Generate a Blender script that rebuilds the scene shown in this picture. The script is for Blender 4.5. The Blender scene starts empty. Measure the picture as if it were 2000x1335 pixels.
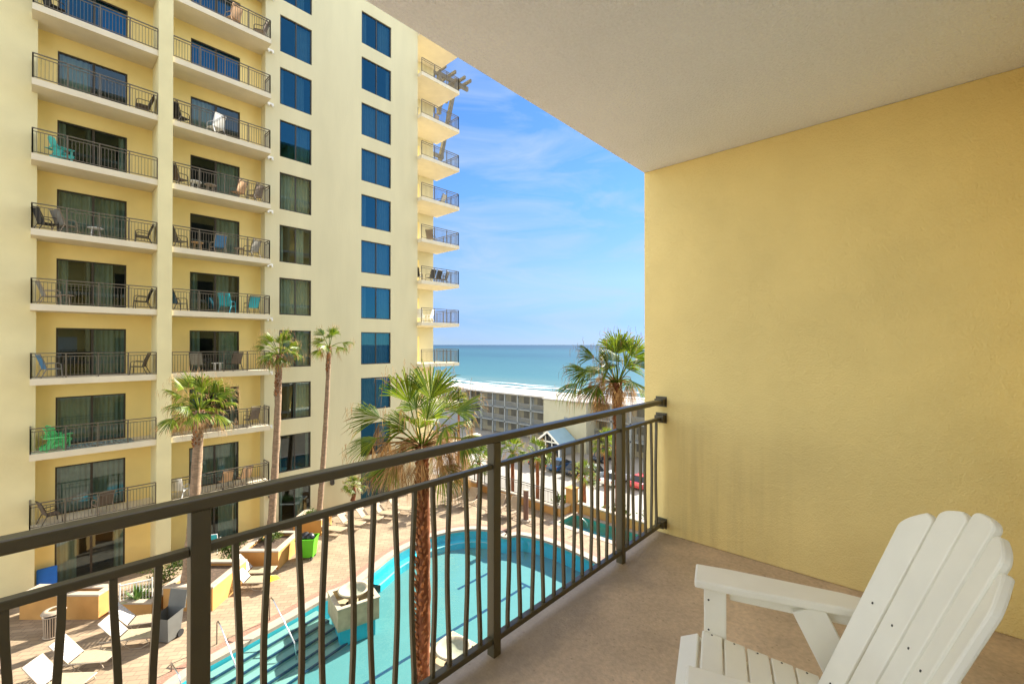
import bpy, bmesh, math, random
from mathutils import Vector, Matrix
from mathutils.geometry import tessellate_polygon
R = math.radians
scene = bpy.context.scene
COL = scene.collection

# ------------------------------------------------------------------ camera
# heights are measured from the photographer's eye (z = 0); the balcony floor is at -1.48
cam_d = bpy.data.cameras.new("camera")
cam = bpy.data.objects.new("camera", cam_d)
COL.objects.link(cam)
cam_d.sensor_width = 36.0
cam_d.lens = 867.0 / 2000.0 * 36.0
cam_d.clip_start = 0.05
cam_d.clip_end = 60000.0
cam.location = (0, 0, 0)
cam.rotation_euler = (R(90.36), 0, R(42.7 - 90))
scene.camera = cam

# ------------------------------------------------------------------ sky, sun, exposure
SUN_AZ, SUN_EL = 0.6, 31.0
world = bpy.data.worlds.new("World")
scene.world = world
world.use_nodes = True
wn, wl = world.node_tree.nodes, world.node_tree.links
wn.clear()
sky = wn.new('ShaderNodeTexSky')
sky.sky_type = 'NISHITA'
sky.sun_disc = False
sky.sun_elevation = R(SUN_EL)
sky.sun_rotation = R(90 - SUN_AZ)
sky.air_density = 1.0
sky.dust_density = 0.0
sky.ozone_density = 2.0
tc = wn.new('ShaderNodeTexCoord')
mp = wn.new('ShaderNodeMapping')
mp.inputs['Scale'].default_value = (1.6, 1.6, 7.0)
mp.inputs['Rotation'].default_value = (0.25, 0.1, 0.4)
nz = wn.new('ShaderNodeTexNoise')
nz.inputs['Scale'].default_value = 2.2
nz.inputs['Detail'].default_value = 7
nz.inputs['Roughness'].default_value = 0.6
nz.inputs['Distortion'].default_value = 0.8
ramp = wn.new('ShaderNodeValToRGB')
ramp.color_ramp.elements[0].position = 0.45
ramp.color_ramp.elements[1].position = 0.76
ramp.color_ramp.elements[1].color = (0.60, 0.60, 0.60, 1)
mixc = wn.new('ShaderNodeMix')
mixc.data_type = 'RGBA'
mixc.inputs[7].default_value = (5.0, 5.5, 6.3, 1)
bg = wn.new('ShaderNodeBackground')
bg.inputs['Strength'].default_value = 0.11
wo = wn.new('ShaderNodeOutputWorld')
wl.new(tc.outputs['Generated'], mp.inputs['Vector'])
wl.new(mp.outputs['Vector'], nz.inputs['Vector'])
wl.new(nz.outputs['Fac'], ramp.inputs['Fac'])
# sky graded darker over the sea; pale fill added elsewhere to light the shade
sepz = wn.new('ShaderNodeSeparateXYZ')
wl.new(tc.outputs['Generated'], sepz.inputs[0])
zr = wn.new('ShaderNodeValToRGB')
ze = zr.color_ramp.elements
ze[0].position, ze[0].color = 0.0, (0.080, 0.130, 0.290, 1)
ze[1].position, ze[1].color = 0.6, (0.190, 0.296, 0.430, 1)
for p_, c_ in ((0.05, (0.094, 0.134, 0.284)), (0.14, (0.182, 0.204, 0.267)), (0.32, (0.182, 0.266, 0.370))):
    x_ = ze.new(p_)
    x_.color = (*c_, 1)
wl.new(sepz.outputs['Z'], zr.inputs['Fac'])
clear = wn.new('ShaderNodeMix')  # grades the sky colour darker over the sea
clear.data_type, clear.blend_type = 'RGBA', 'MULTIPLY'
clear.inputs[0].default_value = 1.0
wl.new(sky.outputs['Color'], clear.inputs[6])
wl.new(zr.outputs['Color'], clear.inputs[7])
wl.new(ramp.outputs['Color'], mixc.inputs[0])
wl.new(clear.outputs[2], mixc.inputs[6])
mixc.inputs[7].default_value = (1.10, 1.36, 1.60, 1)
sky_fill = wn.new('ShaderNodeMix')
sky_fill.data_type = 'RGBA'
sky_fill.inputs[0].default_value = 0.45
sky_fill.inputs[7].default_value = (4.6, 4.2, 3.6, 1)
wl.new(sky.outputs['Color'], sky_fill.inputs[6])
dotn = wn.new('ShaderNodeVectorMath')
dotn.operation = 'DOT_PRODUCT'
dotn.inputs[1].default_value = (math.cos(R(12)) * math.cos(R(38)), math.cos(R(12)) * math.sin(R(38)), math.sin(R(12)))
wl.new(tc.outputs['Generated'], dotn.inputs[0])
msk = wn.new('ShaderNodeMapRange')
msk.interpolation_type = 'SMOOTHSTEP'
msk.inputs[1].default_value = math.cos(R(62))
msk.inputs[2].default_value = math.cos(R(34))
wl.new(dotn.outputs['Value'], msk.inputs[0])
dome = wn.new('ShaderNodeMix')
dome.data_type = 'RGBA'
wl.new(msk.outputs[0], dome.inputs[0])
wl.new(sky_fill.outputs[2], dome.inputs[6])
wl.new(mixc.outputs[2], dome.inputs[7])
wl.new(dome.outputs[2], bg.inputs['Color'])
wl.new(bg.outputs['Background'], wo.inputs['Surface'])

sun_d = bpy.data.lights.new("sun", 'SUN')
sun_d.energy = 3.6
sun_d.angle = R(0.5)
sun_d.color = (1.0, 0.93, 0.80)
sun = bpy.data.objects.new("sun", sun_d)
COL.objects.link(sun)
sdv = Vector((math.cos(R(SUN_EL)) * math.cos(R(SUN_AZ)), math.cos(R(SUN_EL)) * math.sin(R(SUN_AZ)), math.sin(R(SUN_EL))))
sun.rotation_euler = (-sdv).to_track_quat('-Z', 'Y').to_euler()
sun.location = (60, -5, 40)

scene.view_settings.view_transform = 'Standard'
scene.view_settings.look = 'None'
scene.view_settings.gamma = 1.0
scene.view_settings.exposure = 2.35
scene.cycles.max_bounces = 12
scene.cycles.diffuse_bounces = 6
scene.cycles.glossy_bounces = 4
scene.cycles.transparent_max_bounces = 16
scene.cycles.caustics_reflective = False
scene.cycles.caustics_refractive = False

# ------------------------------------------------------------------ materials
M = {}

def mat(name, col, rough=0.75, var=0.10, scale=4.0, bump=0.0, bscale=60.0, metallic=0.0, spec=0.4,
        stretch=(1, 1, 1), island=0.0, var2=0.0, scale2=0.6):
    """Principled surface with procedural colour variation and bump."""
    m = bpy.data.materials.new(name)
    m.use_nodes = True
    n, l = m.node_tree.nodes, m.node_tree.links
    b = n['Principled BSDF']
    b.inputs['Roughness'].default_value = rough
    b.inputs['Metallic'].default_value = metallic
    b.inputs['Specular IOR Level'].default_value = spec
    t = n.new('ShaderNodeTexCoord')
    mp = n.new('ShaderNodeMapping')
    mp.inputs['Scale'].default_value = stretch
    l.new(t.outputs['Object'], mp.inputs['Vector'])
    no = n.new('ShaderNodeTexNoise')
    no.inputs['Scale'].default_value = scale
    no.inputs['Detail'].default_value = 5
    l.new(mp.outputs['Vector'], no.inputs['Vector'])
    mr = n.new('ShaderNodeMapRange')
    mr.inputs[1].default_value = 0.3
    mr.inputs[2].default_value = 0.7
    mr.inputs[3].default_value = 1 - var
    mr.inputs[4].default_value = 1 + var
    l.new(no.outputs['Fac'], mr.inputs[0])
    last = mr.outputs[0]
    if var2:
        n2 = n.new('ShaderNodeTexNoise')
        n2.inputs['Scale'].default_value = scale2
        n2.inputs['Detail'].default_value = 3
        l.new(mp.outputs['Vector'], n2.inputs['Vector'])
        m2 = n.new('ShaderNodeMapRange')
        m2.inputs[1].default_value = 0.3
        m2.inputs[2].default_value = 0.7
        m2.inputs[3].default_value = 1 - var2
        m2.inputs[4].default_value = 1 + var2
        l.new(n2.outputs['Fac'], m2.inputs[0])
        mu = n.new('ShaderNodeMath')
        mu.operation = 'MULTIPLY'
        l.new(last, mu.inputs[0])
        l.new(m2.outputs[0], mu.inputs[1])
        last = mu.outputs[0]
    if island:
        g = n.new('ShaderNodeNewGeometry')
        m3 = n.new('ShaderNodeMapRange')
        m3.inputs[3].default_value = 1 - island
        m3.inputs[4].default_value = 1 + island
        l.new(g.outputs['Random Per Island'], m3.inputs[0])
        mu = n.new('ShaderNodeMath')
        mu.operation = 'MULTIPLY'
        l.new(last, mu.inputs[0])
        l.new(m3.outputs[0], mu.inputs[1])
        last = mu.outputs[0]
    vm = n.new('ShaderNodeVectorMath')
    vm.operation = 'SCALE'
    vm.inputs[0].default_value = col[:3]
    l.new(last, vm.inputs['Scale'])
    l.new(vm.outputs['Vector'], b.inputs['Base Color'])
    if bump:
        nb = n.new('ShaderNodeTexNoise')
        nb.inputs['Scale'].default_value = bscale
        nb.inputs['Detail'].default_value = 4
        l.new(mp.outputs['Vector'], nb.inputs['Vector'])
        bp = n.new('ShaderNodeBump')
        bp.inputs['Strength'].default_value = bump
        bp.inputs['Distance'].default_value = 0.02
        l.new(nb.outputs['Fac'], bp.inputs['Height'])
        l.new(bp.outputs['Normal'], b.inputs['Normal'])
    M[name] = m
    return m

mat('hotel_yellow', (0.865, 0.69, 0.295), 0.9, 0.05, 2.2, 0.4, 120, spec=0.15, var2=0.06, scale2=0.6)
def seam_wall():
    m = M['hotel_yellow'].copy()
    m.name = 'side_wall_stucco'
    n, l = m.node_tree.nodes, m.node_tree.links
    b = n['Principled BSDF']
    old = b.inputs['Normal'].links[0].from_node
    old.inputs['Strength'].default_value = 0.4
    t = n.new('ShaderNodeTexCoord')
    sp = n.new('ShaderNodeSeparateXYZ')
    no = n.new('ShaderNodeTexNoise')
    no.inputs['Scale'].default_value = 3.0
    no.inputs['Detail'].default_value = 6
    l.new(t.outputs['Object'], no.inputs['Vector'])
    l.new(t.outputs['Object'], sp.inputs[0])
    ma = n.new('ShaderNodeMath')
    ma.operation = 'MULTIPLY_ADD'
    ma.inputs[1].default_value = 0.05
    l.new(no.outputs['Fac'], ma.inputs[0])
    l.new(sp.outputs['Z'], ma.inputs[2])
    su = n.new('ShaderNodeMath')
    su.operation = 'SUBTRACT'
    su.inputs[1].default_value = 0.775
    l.new(ma.outputs[0], su.inputs[0])
    ab = n.new('ShaderNodeMath')
    ab.operation = 'ABSOLUTE'
    l.new(su.outputs[0], ab.inputs[0])
    mr = n.new('ShaderNodeMapRange')
    mr.inputs[1].default_value = 0.0
    mr.inputs[2].default_value = 0.006
    mr.inputs[3].default_value = 0.0
    mr.inputs[4].default_value = 1.0
    l.new(ab.outputs[0], mr.inputs[0])
    bp = n.new('ShaderNodeBump')
    bp.inputs['Strength'].default_value = 0.25
    bp.inputs['Distance'].default_value = 0.004
    l.new(mr.outputs[0], bp.inputs['Height'])
    # broad trowel relief
    tn = n.new('ShaderNodeTexNoise')
    tn.inputs['Scale'].default_value = 7.0
    tn.inputs['Detail'].default_value = 3
    tn.inputs['Distortion'].default_value = 1.5
    l.new(t.outputs['Object'], tn.inputs['Vector'])
    b2 = n.new('ShaderNodeBump')
    b2.inputs['Strength'].default_value = 0.18
    b2.inputs['Distance'].default_value = 0.03
    l.new(tn.outputs['Fac'], b2.inputs['Height'])
    l.new(old.outputs['Normal'], b2.inputs['Normal'])
    l.new(b2.outputs['Normal'], bp.inputs['Normal'])
    l.new(bp.outputs['Normal'], b.inputs['Normal'])
    # soft baluster shadows painted as vertical streaks on the outer, lower wall
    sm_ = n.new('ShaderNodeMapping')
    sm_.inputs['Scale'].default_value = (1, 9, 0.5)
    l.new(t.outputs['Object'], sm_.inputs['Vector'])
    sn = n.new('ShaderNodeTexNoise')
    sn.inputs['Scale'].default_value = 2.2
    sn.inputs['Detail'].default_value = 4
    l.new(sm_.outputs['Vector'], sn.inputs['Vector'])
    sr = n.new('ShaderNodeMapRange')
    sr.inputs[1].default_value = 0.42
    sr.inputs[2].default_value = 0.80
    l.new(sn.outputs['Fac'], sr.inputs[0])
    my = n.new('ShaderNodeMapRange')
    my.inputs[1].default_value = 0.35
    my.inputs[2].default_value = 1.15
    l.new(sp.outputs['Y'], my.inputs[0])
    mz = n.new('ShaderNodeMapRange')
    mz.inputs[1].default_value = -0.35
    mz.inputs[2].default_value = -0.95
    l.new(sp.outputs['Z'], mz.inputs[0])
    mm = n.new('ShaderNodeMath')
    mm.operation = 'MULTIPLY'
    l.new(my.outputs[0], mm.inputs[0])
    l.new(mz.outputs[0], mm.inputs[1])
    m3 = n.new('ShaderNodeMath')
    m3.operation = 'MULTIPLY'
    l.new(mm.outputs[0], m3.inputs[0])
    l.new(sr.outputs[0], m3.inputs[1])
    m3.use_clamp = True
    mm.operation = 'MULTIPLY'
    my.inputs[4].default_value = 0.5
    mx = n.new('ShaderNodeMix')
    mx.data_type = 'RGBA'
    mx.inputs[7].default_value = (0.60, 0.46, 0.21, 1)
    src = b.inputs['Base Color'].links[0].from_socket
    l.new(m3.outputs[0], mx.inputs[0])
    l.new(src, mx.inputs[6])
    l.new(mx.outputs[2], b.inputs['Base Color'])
    M['side_wall_stucco'] = m


def floor_dirt():
    m = M['balcony_floor']
    n, l = m.node_tree.nodes, m.node_tree.links
    b = n['Principled BSDF']
    t = n.new('ShaderNodeTexCoord')
    sp = n.new('ShaderNodeSeparateXYZ')
    l.new(t.outputs['Object'], sp.inputs[0])
    no = n.new('ShaderNodeTexNoise')
    no.inputs['Scale'].default_value = 2.6
    no.inputs['Detail'].default_value = 7
    no.inputs['Roughness'].default_value = 0.65
    l.new(t.outputs['Object'], no.inputs['Vector'])
    ad = n.new('ShaderNodeMath')
    ad.operation = 'MULTIPLY_ADD'
    ad.inputs[1].default_value = 0.75
    l.new(no.outputs['Fac'], ad.inputs[0])
    l.new(sp.outputs['Y'], ad.inputs[2])
    mr = n.new('ShaderNodeMapRange')
    mr.inputs[1].default_value = 1.60
    mr.inputs[2].default_value = 1.78
    mr.inputs[4].default_value = 0.6
    l.new(ad.outputs[0], mr.inputs[0])
    mx = n.new('ShaderNodeMix')
    mx.data_type = 'RGBA'
    mx.inputs[7].default_value = (0.26, 0.215, 0.165, 1)
    src = b.inputs['Base Color'].links[0].from_socket
    l.new(mr.outputs[0], mx.inputs[0])
    l.new(src, mx.inputs[6])
    # small dark pits
    vo = n.new('ShaderNodeTexVoronoi')
    vo.inputs['Scale'].default_value = 22.0
    l.new(t.outputs['Object'], vo.inputs['Vector'])
    vr = n.new('ShaderNodeMapRange')
    vr.inputs[1].default_value = 0.05
    vr.inputs[2].default_value = 0.16
    vr.inputs[3].default_value = 0.45
    vr.inputs[4].default_value = 0.0
    l.new(vo.outputs['Distance'], vr.inputs[0])
    m2 = n.new('ShaderNodeMix')
    m2.data_type = 'RGBA'
    m2.inputs[7].default_value = (0.20, 0.14, 0.09, 1)
    l.new(vr.outputs[0], m2.inputs[0])
    l.new(mx.outputs[2], m2.inputs[6])
    l.new(m2.outputs[2], b.inputs['Base Color'])


mat('tower_cream', (0.66, 0.60, 0.385), 0.9, 0.032, 1.4, 0.3, 9, spec=0.15, stretch=(1, 1, .22), var2=0.05, scale2=0.3)
mat('tower_cream_bright', (0.74, 0.665, 0.385), 0.9, 0.04, 1.0, 0.25, 9, spec=0.15, var2=0.05, scale2=0.25)  # brighter, yellower copy of the cream; local brightening put into the colour
mat('tower_gold', (0.89, 0.72, 0.31), 0.9, 0.04, 1.0, 0.2, 9, spec=0.15)
mat('slab_cream', (0.70, 0.625, 0.465), 0.9, 0.05, 1.5, 0.1, 20, spec=0.15)
mat('ceiling_white', (0.87, 0.91, 0.99), 0.95, 0.04, 75.0, 0.7, 85, spec=0.1, var2=0.03, scale2=1.5)
mat('balcony_floor', (0.58, 0.445, 0.315), 0.6, 0.12, 42.0, 0.2, 90, spec=0.3, var2=0.20, scale2=2.4)
mat('bronze', (0.080, 0.066, 0.032), 0.38, 0.06, 12.0, 0.05, 200, spec=0.5)
mat('rail_bronze', (0.13, 0.11, 0.08), 0.5, 0.05, 12.0)
mat('frame_brown', (0.05, 0.042, 0.032), 0.5, 0.05, 6.0)
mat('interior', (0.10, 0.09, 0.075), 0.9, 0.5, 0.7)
mat('curtain', (0.62, 0.68, 0.60), 0.9, 0.06, 3.0)
mat('curtain_blue', (0.10, 0.35, 0.90), 0.9, 0.1, 3.0)
mat('white_plastic', (0.90, 0.87, 0.76), 0.5, 0.03, 8.0, 0.03, 90, spec=0.35)
mat('screw', (0.06, 0.055, 0.05), 0.5)
mat('white_paint', (0.80, 0.80, 0.78), 0.6, 0.04)
mat('planter_stucco', (0.50, 0.27, 0.09), 0.9, 0.08, 2.0, 0.25, 40, spec=0.15)
mat('cap_stone', (0.40, 0.33, 0.25), 0.85, 0.08, 3.0)
mat('soil', (0.09, 0.06, 0.04), 0.95, 0.4, 9.0, 0.5, 20)
mat('coping', (0.36, 0.30, 0.235), 0.8, 0.08, 3.0, 0.1, 30)
mat('pool_paint', (0.064, 0.200, 0.203), 0.7, 0.04, 1.2)
mat('pool_wall', (0.02, 0.42, 0.52), 0.5, 0.08, 2.0)
mat('pool_step', (0.17, 0.31, 0.275), 0.7, 0.05, 2.0)
mat('tile_navy', (0.01, 0.05, 0.10), 0.4, 0.1, 8.0)
mat('tile_white', (0.25, 0.45, 0.45), 0.4, 0.05, 8.0)
mat('spa_paint', (0.06, 0.30, 0.24), 0.7, 0.2, 1.5)
mat('fountain_stone', (0.40, 0.33, 0.20), 0.85, 0.15, 4.0, 0.3, 25)
mat('fountain_bowl', (0.40, 0.35, 0.25), 0.8, 0.1, 5.0)
mat('steel', (0.55, 0.55, 0.55), 0.25, 0.05, 6.0, metallic=1.0)
mat('strap', (0.36, 0.31, 0.20), 0.7, 0.06, 5.0)
mat('strap_white', (0.42, 0.42, 0.42), 0.7, 0.05, 5.0)
mat('strap_peach', (0.37, 0.27, 0.17), 0.7, 0.06, 5.0)
mat('bin_green', (0.09, 0.42, 0.01), 0.45, 0.06, 3.0)
mat('bin_grey', (0.11, 0.11, 0.10), 0.6, 0.08, 3.0)
mat('bag_black', (0.02, 0.02, 0.025), 0.3, 0.3, 8.0, 0.6, 12)
mat('tan_metal', (0.38, 0.30, 0.22), 0.6, 0.06, 6.0)
mat('rubber', (0.02, 0.02, 0.02), 0.7)
mat('yellow_towel', (0.85, 0.55, 0.03), 0.9, 0.1, 9.0, 0.4, 30)
mat('wood_brown', (0.16, 0.08, 0.055), 0.8, 0.2, 5.0, 0.3, 30, stretch=(1, 1, 0.2))
mat('timber_grey', (0.16, 0.145, 0.12), 0.85, 0.2, 4.0)
mat('sling_brown', (0.16, 0.12, 0.09), 0.8, 0.08)
mat('sling_grey', (0.26, 0.25, 0.22), 0.8, 0.08)
mat('sling_blue', (0.07, 0.22, 0.42), 0.8, 0.08)
mat('sling_teal', (0.03, 0.42, 0.52), 0.7, 0.08)
mat('sling_black', (0.025, 0.025, 0.028), 0.7, 0.08)
mat('sling_peach', (0.66, 0.42, 0.24), 0.8, 0.08)
mat('teal_paint', (0.08, 0.52, 0.48), 0.6, 0.06)
mat('green_paint', (0.12, 0.62, 0.22), 0.6, 0.06)
mat('royal_blue', (0.01, 0.13, 0.50), 0.6, 0.06)
mat('table_wood', (0.50, 0.33, 0.16), 0.7, 0.1)
mat('rug', (0.22, 0.30, 0.30), 0.95, 0.6, 2.0, stretch=(5, 0.6, 1))
mat('bounce_white', (0.78, 0.78, 0.76), 0.4, 0.03, 2.0)
mat('motel_wall', (0.29, 0.265, 0.20), 0.9, 0.08, 0.8)
mat('motel_grey', (0.24, 0.26, 0.27), 0.9, 0.06, 0.8)
mat('motel_tower', (0.40, 0.39, 0.30), 0.9, 0.04, 0.8)
mat('motel_rail', (0.20, 0.22, 0.24), 0.7, 0.06)
mat('motel_window', (0.12, 0.115, 0.10), 0.3, 0.2, 1.0)
mat('roof_white', (0.34, 0.32, 0.30), 0.9, 0.06, 0.5)
mat('roof_blue', (0.22, 0.34, 0.42), 0.5, 0.06, 1.0)
mat('glass_dark', (0.015, 0.02, 0.025), 0.08, 0.05, spec=0.5)
mat('car_blue', (0.02, 0.06, 0.14), 0.25, 0.03, spec=0.6)
mat('car_dark', (0.012, 0.018, 0.03), 0.25, 0.03, spec=0.6)
mat('car_silver', (0.42, 0.46, 0.48), 0.3, 0.03, spec=0.6)
mat('car_red', (0.50, 0.06, 0.07), 0.3, 0.03, spec=0.6)
mat('car_white', (0.75, 0.76, 0.78), 0.3, 0.03, spec=0.6)
mat('lamp_red', (0.55, 0.05, 0.04), 0.3)
mat('asphalt', (0.27, 0.25, 0.22), 0.9, 0.08, 0.3, var2=0.12, scale2=0.05)
mat('sand', (0.44, 0.41, 0.37), 0.95, 0.06, 0.2)
mat('palm_trunk', (0.19, 0.075, 0.038), 0.95, 0.55, 6.0, 0.9, 22, stretch=(1, 1, 0.35), spec=0.1)
mat('palm_trunk_smooth', (0.26, 0.18, 0.12), 0.95, 0.30, 5.0, 0.5, 25, stretch=(1, 1, 2.5), spec=0.1)
mat('palm_boot', (0.25, 0.11, 0.05), 0.95, 0.4, 9.0, island=0.5, spec=0.1)


def leaf_mat(name, col, col2, trans=0.35, rough=0.45):
    m = bpy.data.materials.new(name)
    m.use_nodes = True
    n, l = m.node_tree.nodes, m.node_tree.links
    b = n['Principled BSDF']
    b.inputs['Roughness'].default_value = rough
    b.inputs['Specular IOR Level'].default_value = 0.35
    g = n.new('ShaderNodeNewGeometry')
    t = n.new('ShaderNodeTexCoord')
    no = n.new('ShaderNodeTexNoise')
    no.inputs['Scale'].default_value = 2.0
    l.new(t.outputs['Object'], no.inputs['Vector'])
    ad = n.new('ShaderNodeMath')
    ad.operation = 'MULTIPLY_ADD'
    ad.inputs[1].default_value = 0.55
    l.new(g.outputs['Random Per Island'], ad.inputs[0])
    l.new(no.outputs['Fac'], ad.inputs[2])
    mr = n.new('ShaderNodeMapRange')
    mr.inputs[1].default_value = 0.4
    mr.inputs[2].default_value = 1.1
    l.new(ad.outputs[0], mr.inputs[0])
    mx = n.new('ShaderNodeMix')
    mx.data_type = 'RGBA'
    mx.inputs[6].default_value = (*col, 1)
    mx.inputs[7].default_value = (*col2, 1)
    l.new(mr.outputs[0], mx.inputs[0])
    l.new(mx.outputs[2], b.inputs['Base Color'])
    tr = n.new('ShaderNodeBsdfTranslucent')
    l.new(mx.outputs[2], tr.inputs['Color'])
    ms = n.new('ShaderNodeMixShader')
    ms.inputs[0].default_value = trans
    l.new(b.outputs[0], ms.inputs[1])
    l.new(tr.outputs[0], ms.inputs[2])
    l.new(ms.outputs[0], n['Material Output'].inputs['Surface'])
    M[name] = m

leaf_mat('palm_green', (0.026, 0.085, 0.005), (0.25, 0.31, 0.018))
leaf_mat('palm_dead', (0.20, 0.10, 0.035), (0.56, 0.36, 0.15), 0.25, 0.8)
leaf_mat('shrub_green', (0.03, 0.07, 0.01), (0.14, 0.20, 0.03))
leaf_mat('agave_green', (0.06, 0.13, 0.03), (0.16, 0.26, 0.05))


def glass_mat(name, tint, ior, rough=0.0, bump=0.0, bscale=3.0, refl=(0.95, 0.97, 1)):
    """Thin sheet: see-through plus fresnel mirror, lets sunlight pass."""
    m = bpy.data.materials.new(name)
    m.use_nodes = True
    n, l = m.node_tree.nodes, m.node_tree.links
    n.remove(n['Principled BSDF'])
    tr = n.new('ShaderNodeBsdfTransparent')
    tr.inputs['Color'].default_value = (*tint, 1)
    gl = n.new('ShaderNodeBsdfGlossy')
    gl.inputs['Roughness'].default_value = rough
    gl.inputs['Color'].default_value = (*refl, 1)
    # Schlick fresnel that is the same from both sides of the sheet
    ge = n.new('ShaderNodeNewGeometry')
    dt = n.new('ShaderNodeVectorMath')
    dt.operation = 'DOT_PRODUCT'
    l.new(ge.outputs['Incoming'], dt.inputs[0])
    l.new(ge.outputs['Normal'], dt.inputs[1])
    last = dt.outputs['Value']
    f0 = ((ior - 1) / (ior + 1)) ** 2
    for op, v in (('ABSOLUTE', 0), ('SUBTRACT', 1.0), ('POWER', 5.0), ('MULTIPLY', 1 - f0), ('ADD', f0)):
        mm = n.new('ShaderNodeMath')
        mm.operation = op
        if op == 'SUBTRACT':
            mm.inputs[0].default_value = 1.0
            l.new(last, mm.inputs[1])
        else:
            l.new(last, mm.inputs[0])
            mm.inputs[1].default_value = v
        last = mm.outputs[0]
    if bump:
        t = n.new('ShaderNodeTexCoord')
        no = n.new('ShaderNodeTexNoise')
        no.inputs['Scale'].default_value = bscale
        no.inputs['Detail'].default_value = 3
        bp = n.new('ShaderNodeBump')
        bp.inputs['Strength'].default_value = bump
        bp.inputs['Distance'].default_value = 0.05
        l.new(t.outputs['Object'], no.inputs['Vector'])
        l.new(no.outputs['Fac'], bp.inputs['Height'])
        l.new(bp.outputs['Normal'], gl.inputs['Normal'])
    ms = n.new('ShaderNodeMixShader')
    l.new(last, ms.inputs[0])
    l.new(tr.outputs[0], ms.inputs[1])
    l.new(gl.outputs[0], ms.inputs[2])
    l.new(ms.outputs[0], n['Material Output'].inputs['Surface'])
    M[name] = m

glass_mat('window_glass', (0.40, 0.48, 0.45), 2.2, refl=(0.50, 0.66, 0.80))
glass_mat('sky_tint_glass', (0.20, 0.28, 0.32), 2.3, refl=(0.055, 0.27, 0.52))  # blue of the mirrored sky put into the reflection tint
glass_mat('dim_sky_glass', (0.40, 0.48, 0.45), 2.0, refl=(0.30, 0.45, 0.55))  # mirrored sky dimmed through the reflection tint on some doors
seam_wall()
floor_dirt()
glass_mat('pool_water', (0.90, 0.99, 0.99), 1.33, 0.02, 0.35, 2.2)

def paver_mat():
    m = bpy.data.materials.new('pavers')
    m.use_nodes = True
    n, l = m.node_tree.nodes, m.node_tree.links
    b = n['Principled BSDF']
    b.inputs['Roughness'].default_value = 0.85
    b.inputs['Specular IOR Level'].default_value = 0.2
    t = n.new('ShaderNodeTexCoord')
    mp = n.new('ShaderNodeMapping')
    mp.inputs['Rotation'].default_value = (0, 0, R(38))
    l.new(t.outputs['Object'], mp.inputs['Vector'])
    br = n.new('ShaderNodeTexBrick')
    br.inputs['Scale'].default_value = 1.0
    br.inputs['Brick Width'].default_value = 0.42
    br.inputs['Row Height'].default_value = 0.21
    br.inputs['Mortar Size'].default_value = 0.012
    br.inputs['Color1'].default_value = (0.335, 0.252, 0.165, 1)
    br.inputs['Color2'].default_value = (0.255, 0.190, 0.125, 1)
    br.inputs['Mortar'].default_value = (0.19, 0.14, 0.10, 1)
    l.new(mp.outputs['Vector'], br.inputs['Vector'])
    no = n.new('ShaderNodeTexNoise')
    no.inputs['Scale'].default_value = 0.6
    no.inputs['Detail'].default_value = 6
    l.new(t.outputs['Object'], no.inputs['Vector'])
    mr = n.new('ShaderNodeMapRange')
    mr.inputs[1].default_value = 0.3
    mr.inputs[2].default_value = 0.7
    mr.inputs[3].default_value = 0.85
    mr.inputs[4].default_value = 1.18
    l.new(no.outputs['Fac'], mr.inputs[0])
    vm = n.new('ShaderNodeVectorMath')
    vm.operation = 'SCALE'
    l.new(br.outputs['Color'], vm.inputs[0])
    l.new(mr.outputs[0], vm.inputs['Scale'])
    l.new(vm.outputs['Vector'], b.inputs['Base Color'])
    M['pavers'] = m
    m2 = bpy.data.materials.new('brick_band')
    m2.use_nodes = True
    n, l = m2.node_tree.nodes, m2.node_tree.links
    b = n['Principled BSDF']
    b.inputs['Roughness'].default_value = 0.85
    t = n.new('ShaderNodeTexCoord')
    br = n.new('ShaderNodeTexBrick')
    br.inputs['Scale'].default_value = 1.0
    br.inputs['Brick Width'].default_value = 0.22
    br.inputs['Row Height'].default_value = 0.11
    br.inputs['Mortar Size'].default_value = 0.008
    br.inputs['Color1'].default_value = (0.30, 0.155, 0.10, 1)
    br.inputs['Color2'].default_value = (0.25, 0.12, 0.08, 1)
    br.inputs['Mortar'].default_value = (0.26, 0.19, 0.14, 1)
    l.new(t.outputs['Object'], br.inputs['Vector'])
    l.new(br.outputs['Color'], b.inputs['Base Color'])
    M['brick_band'] = m2
paver_mat()

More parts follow.
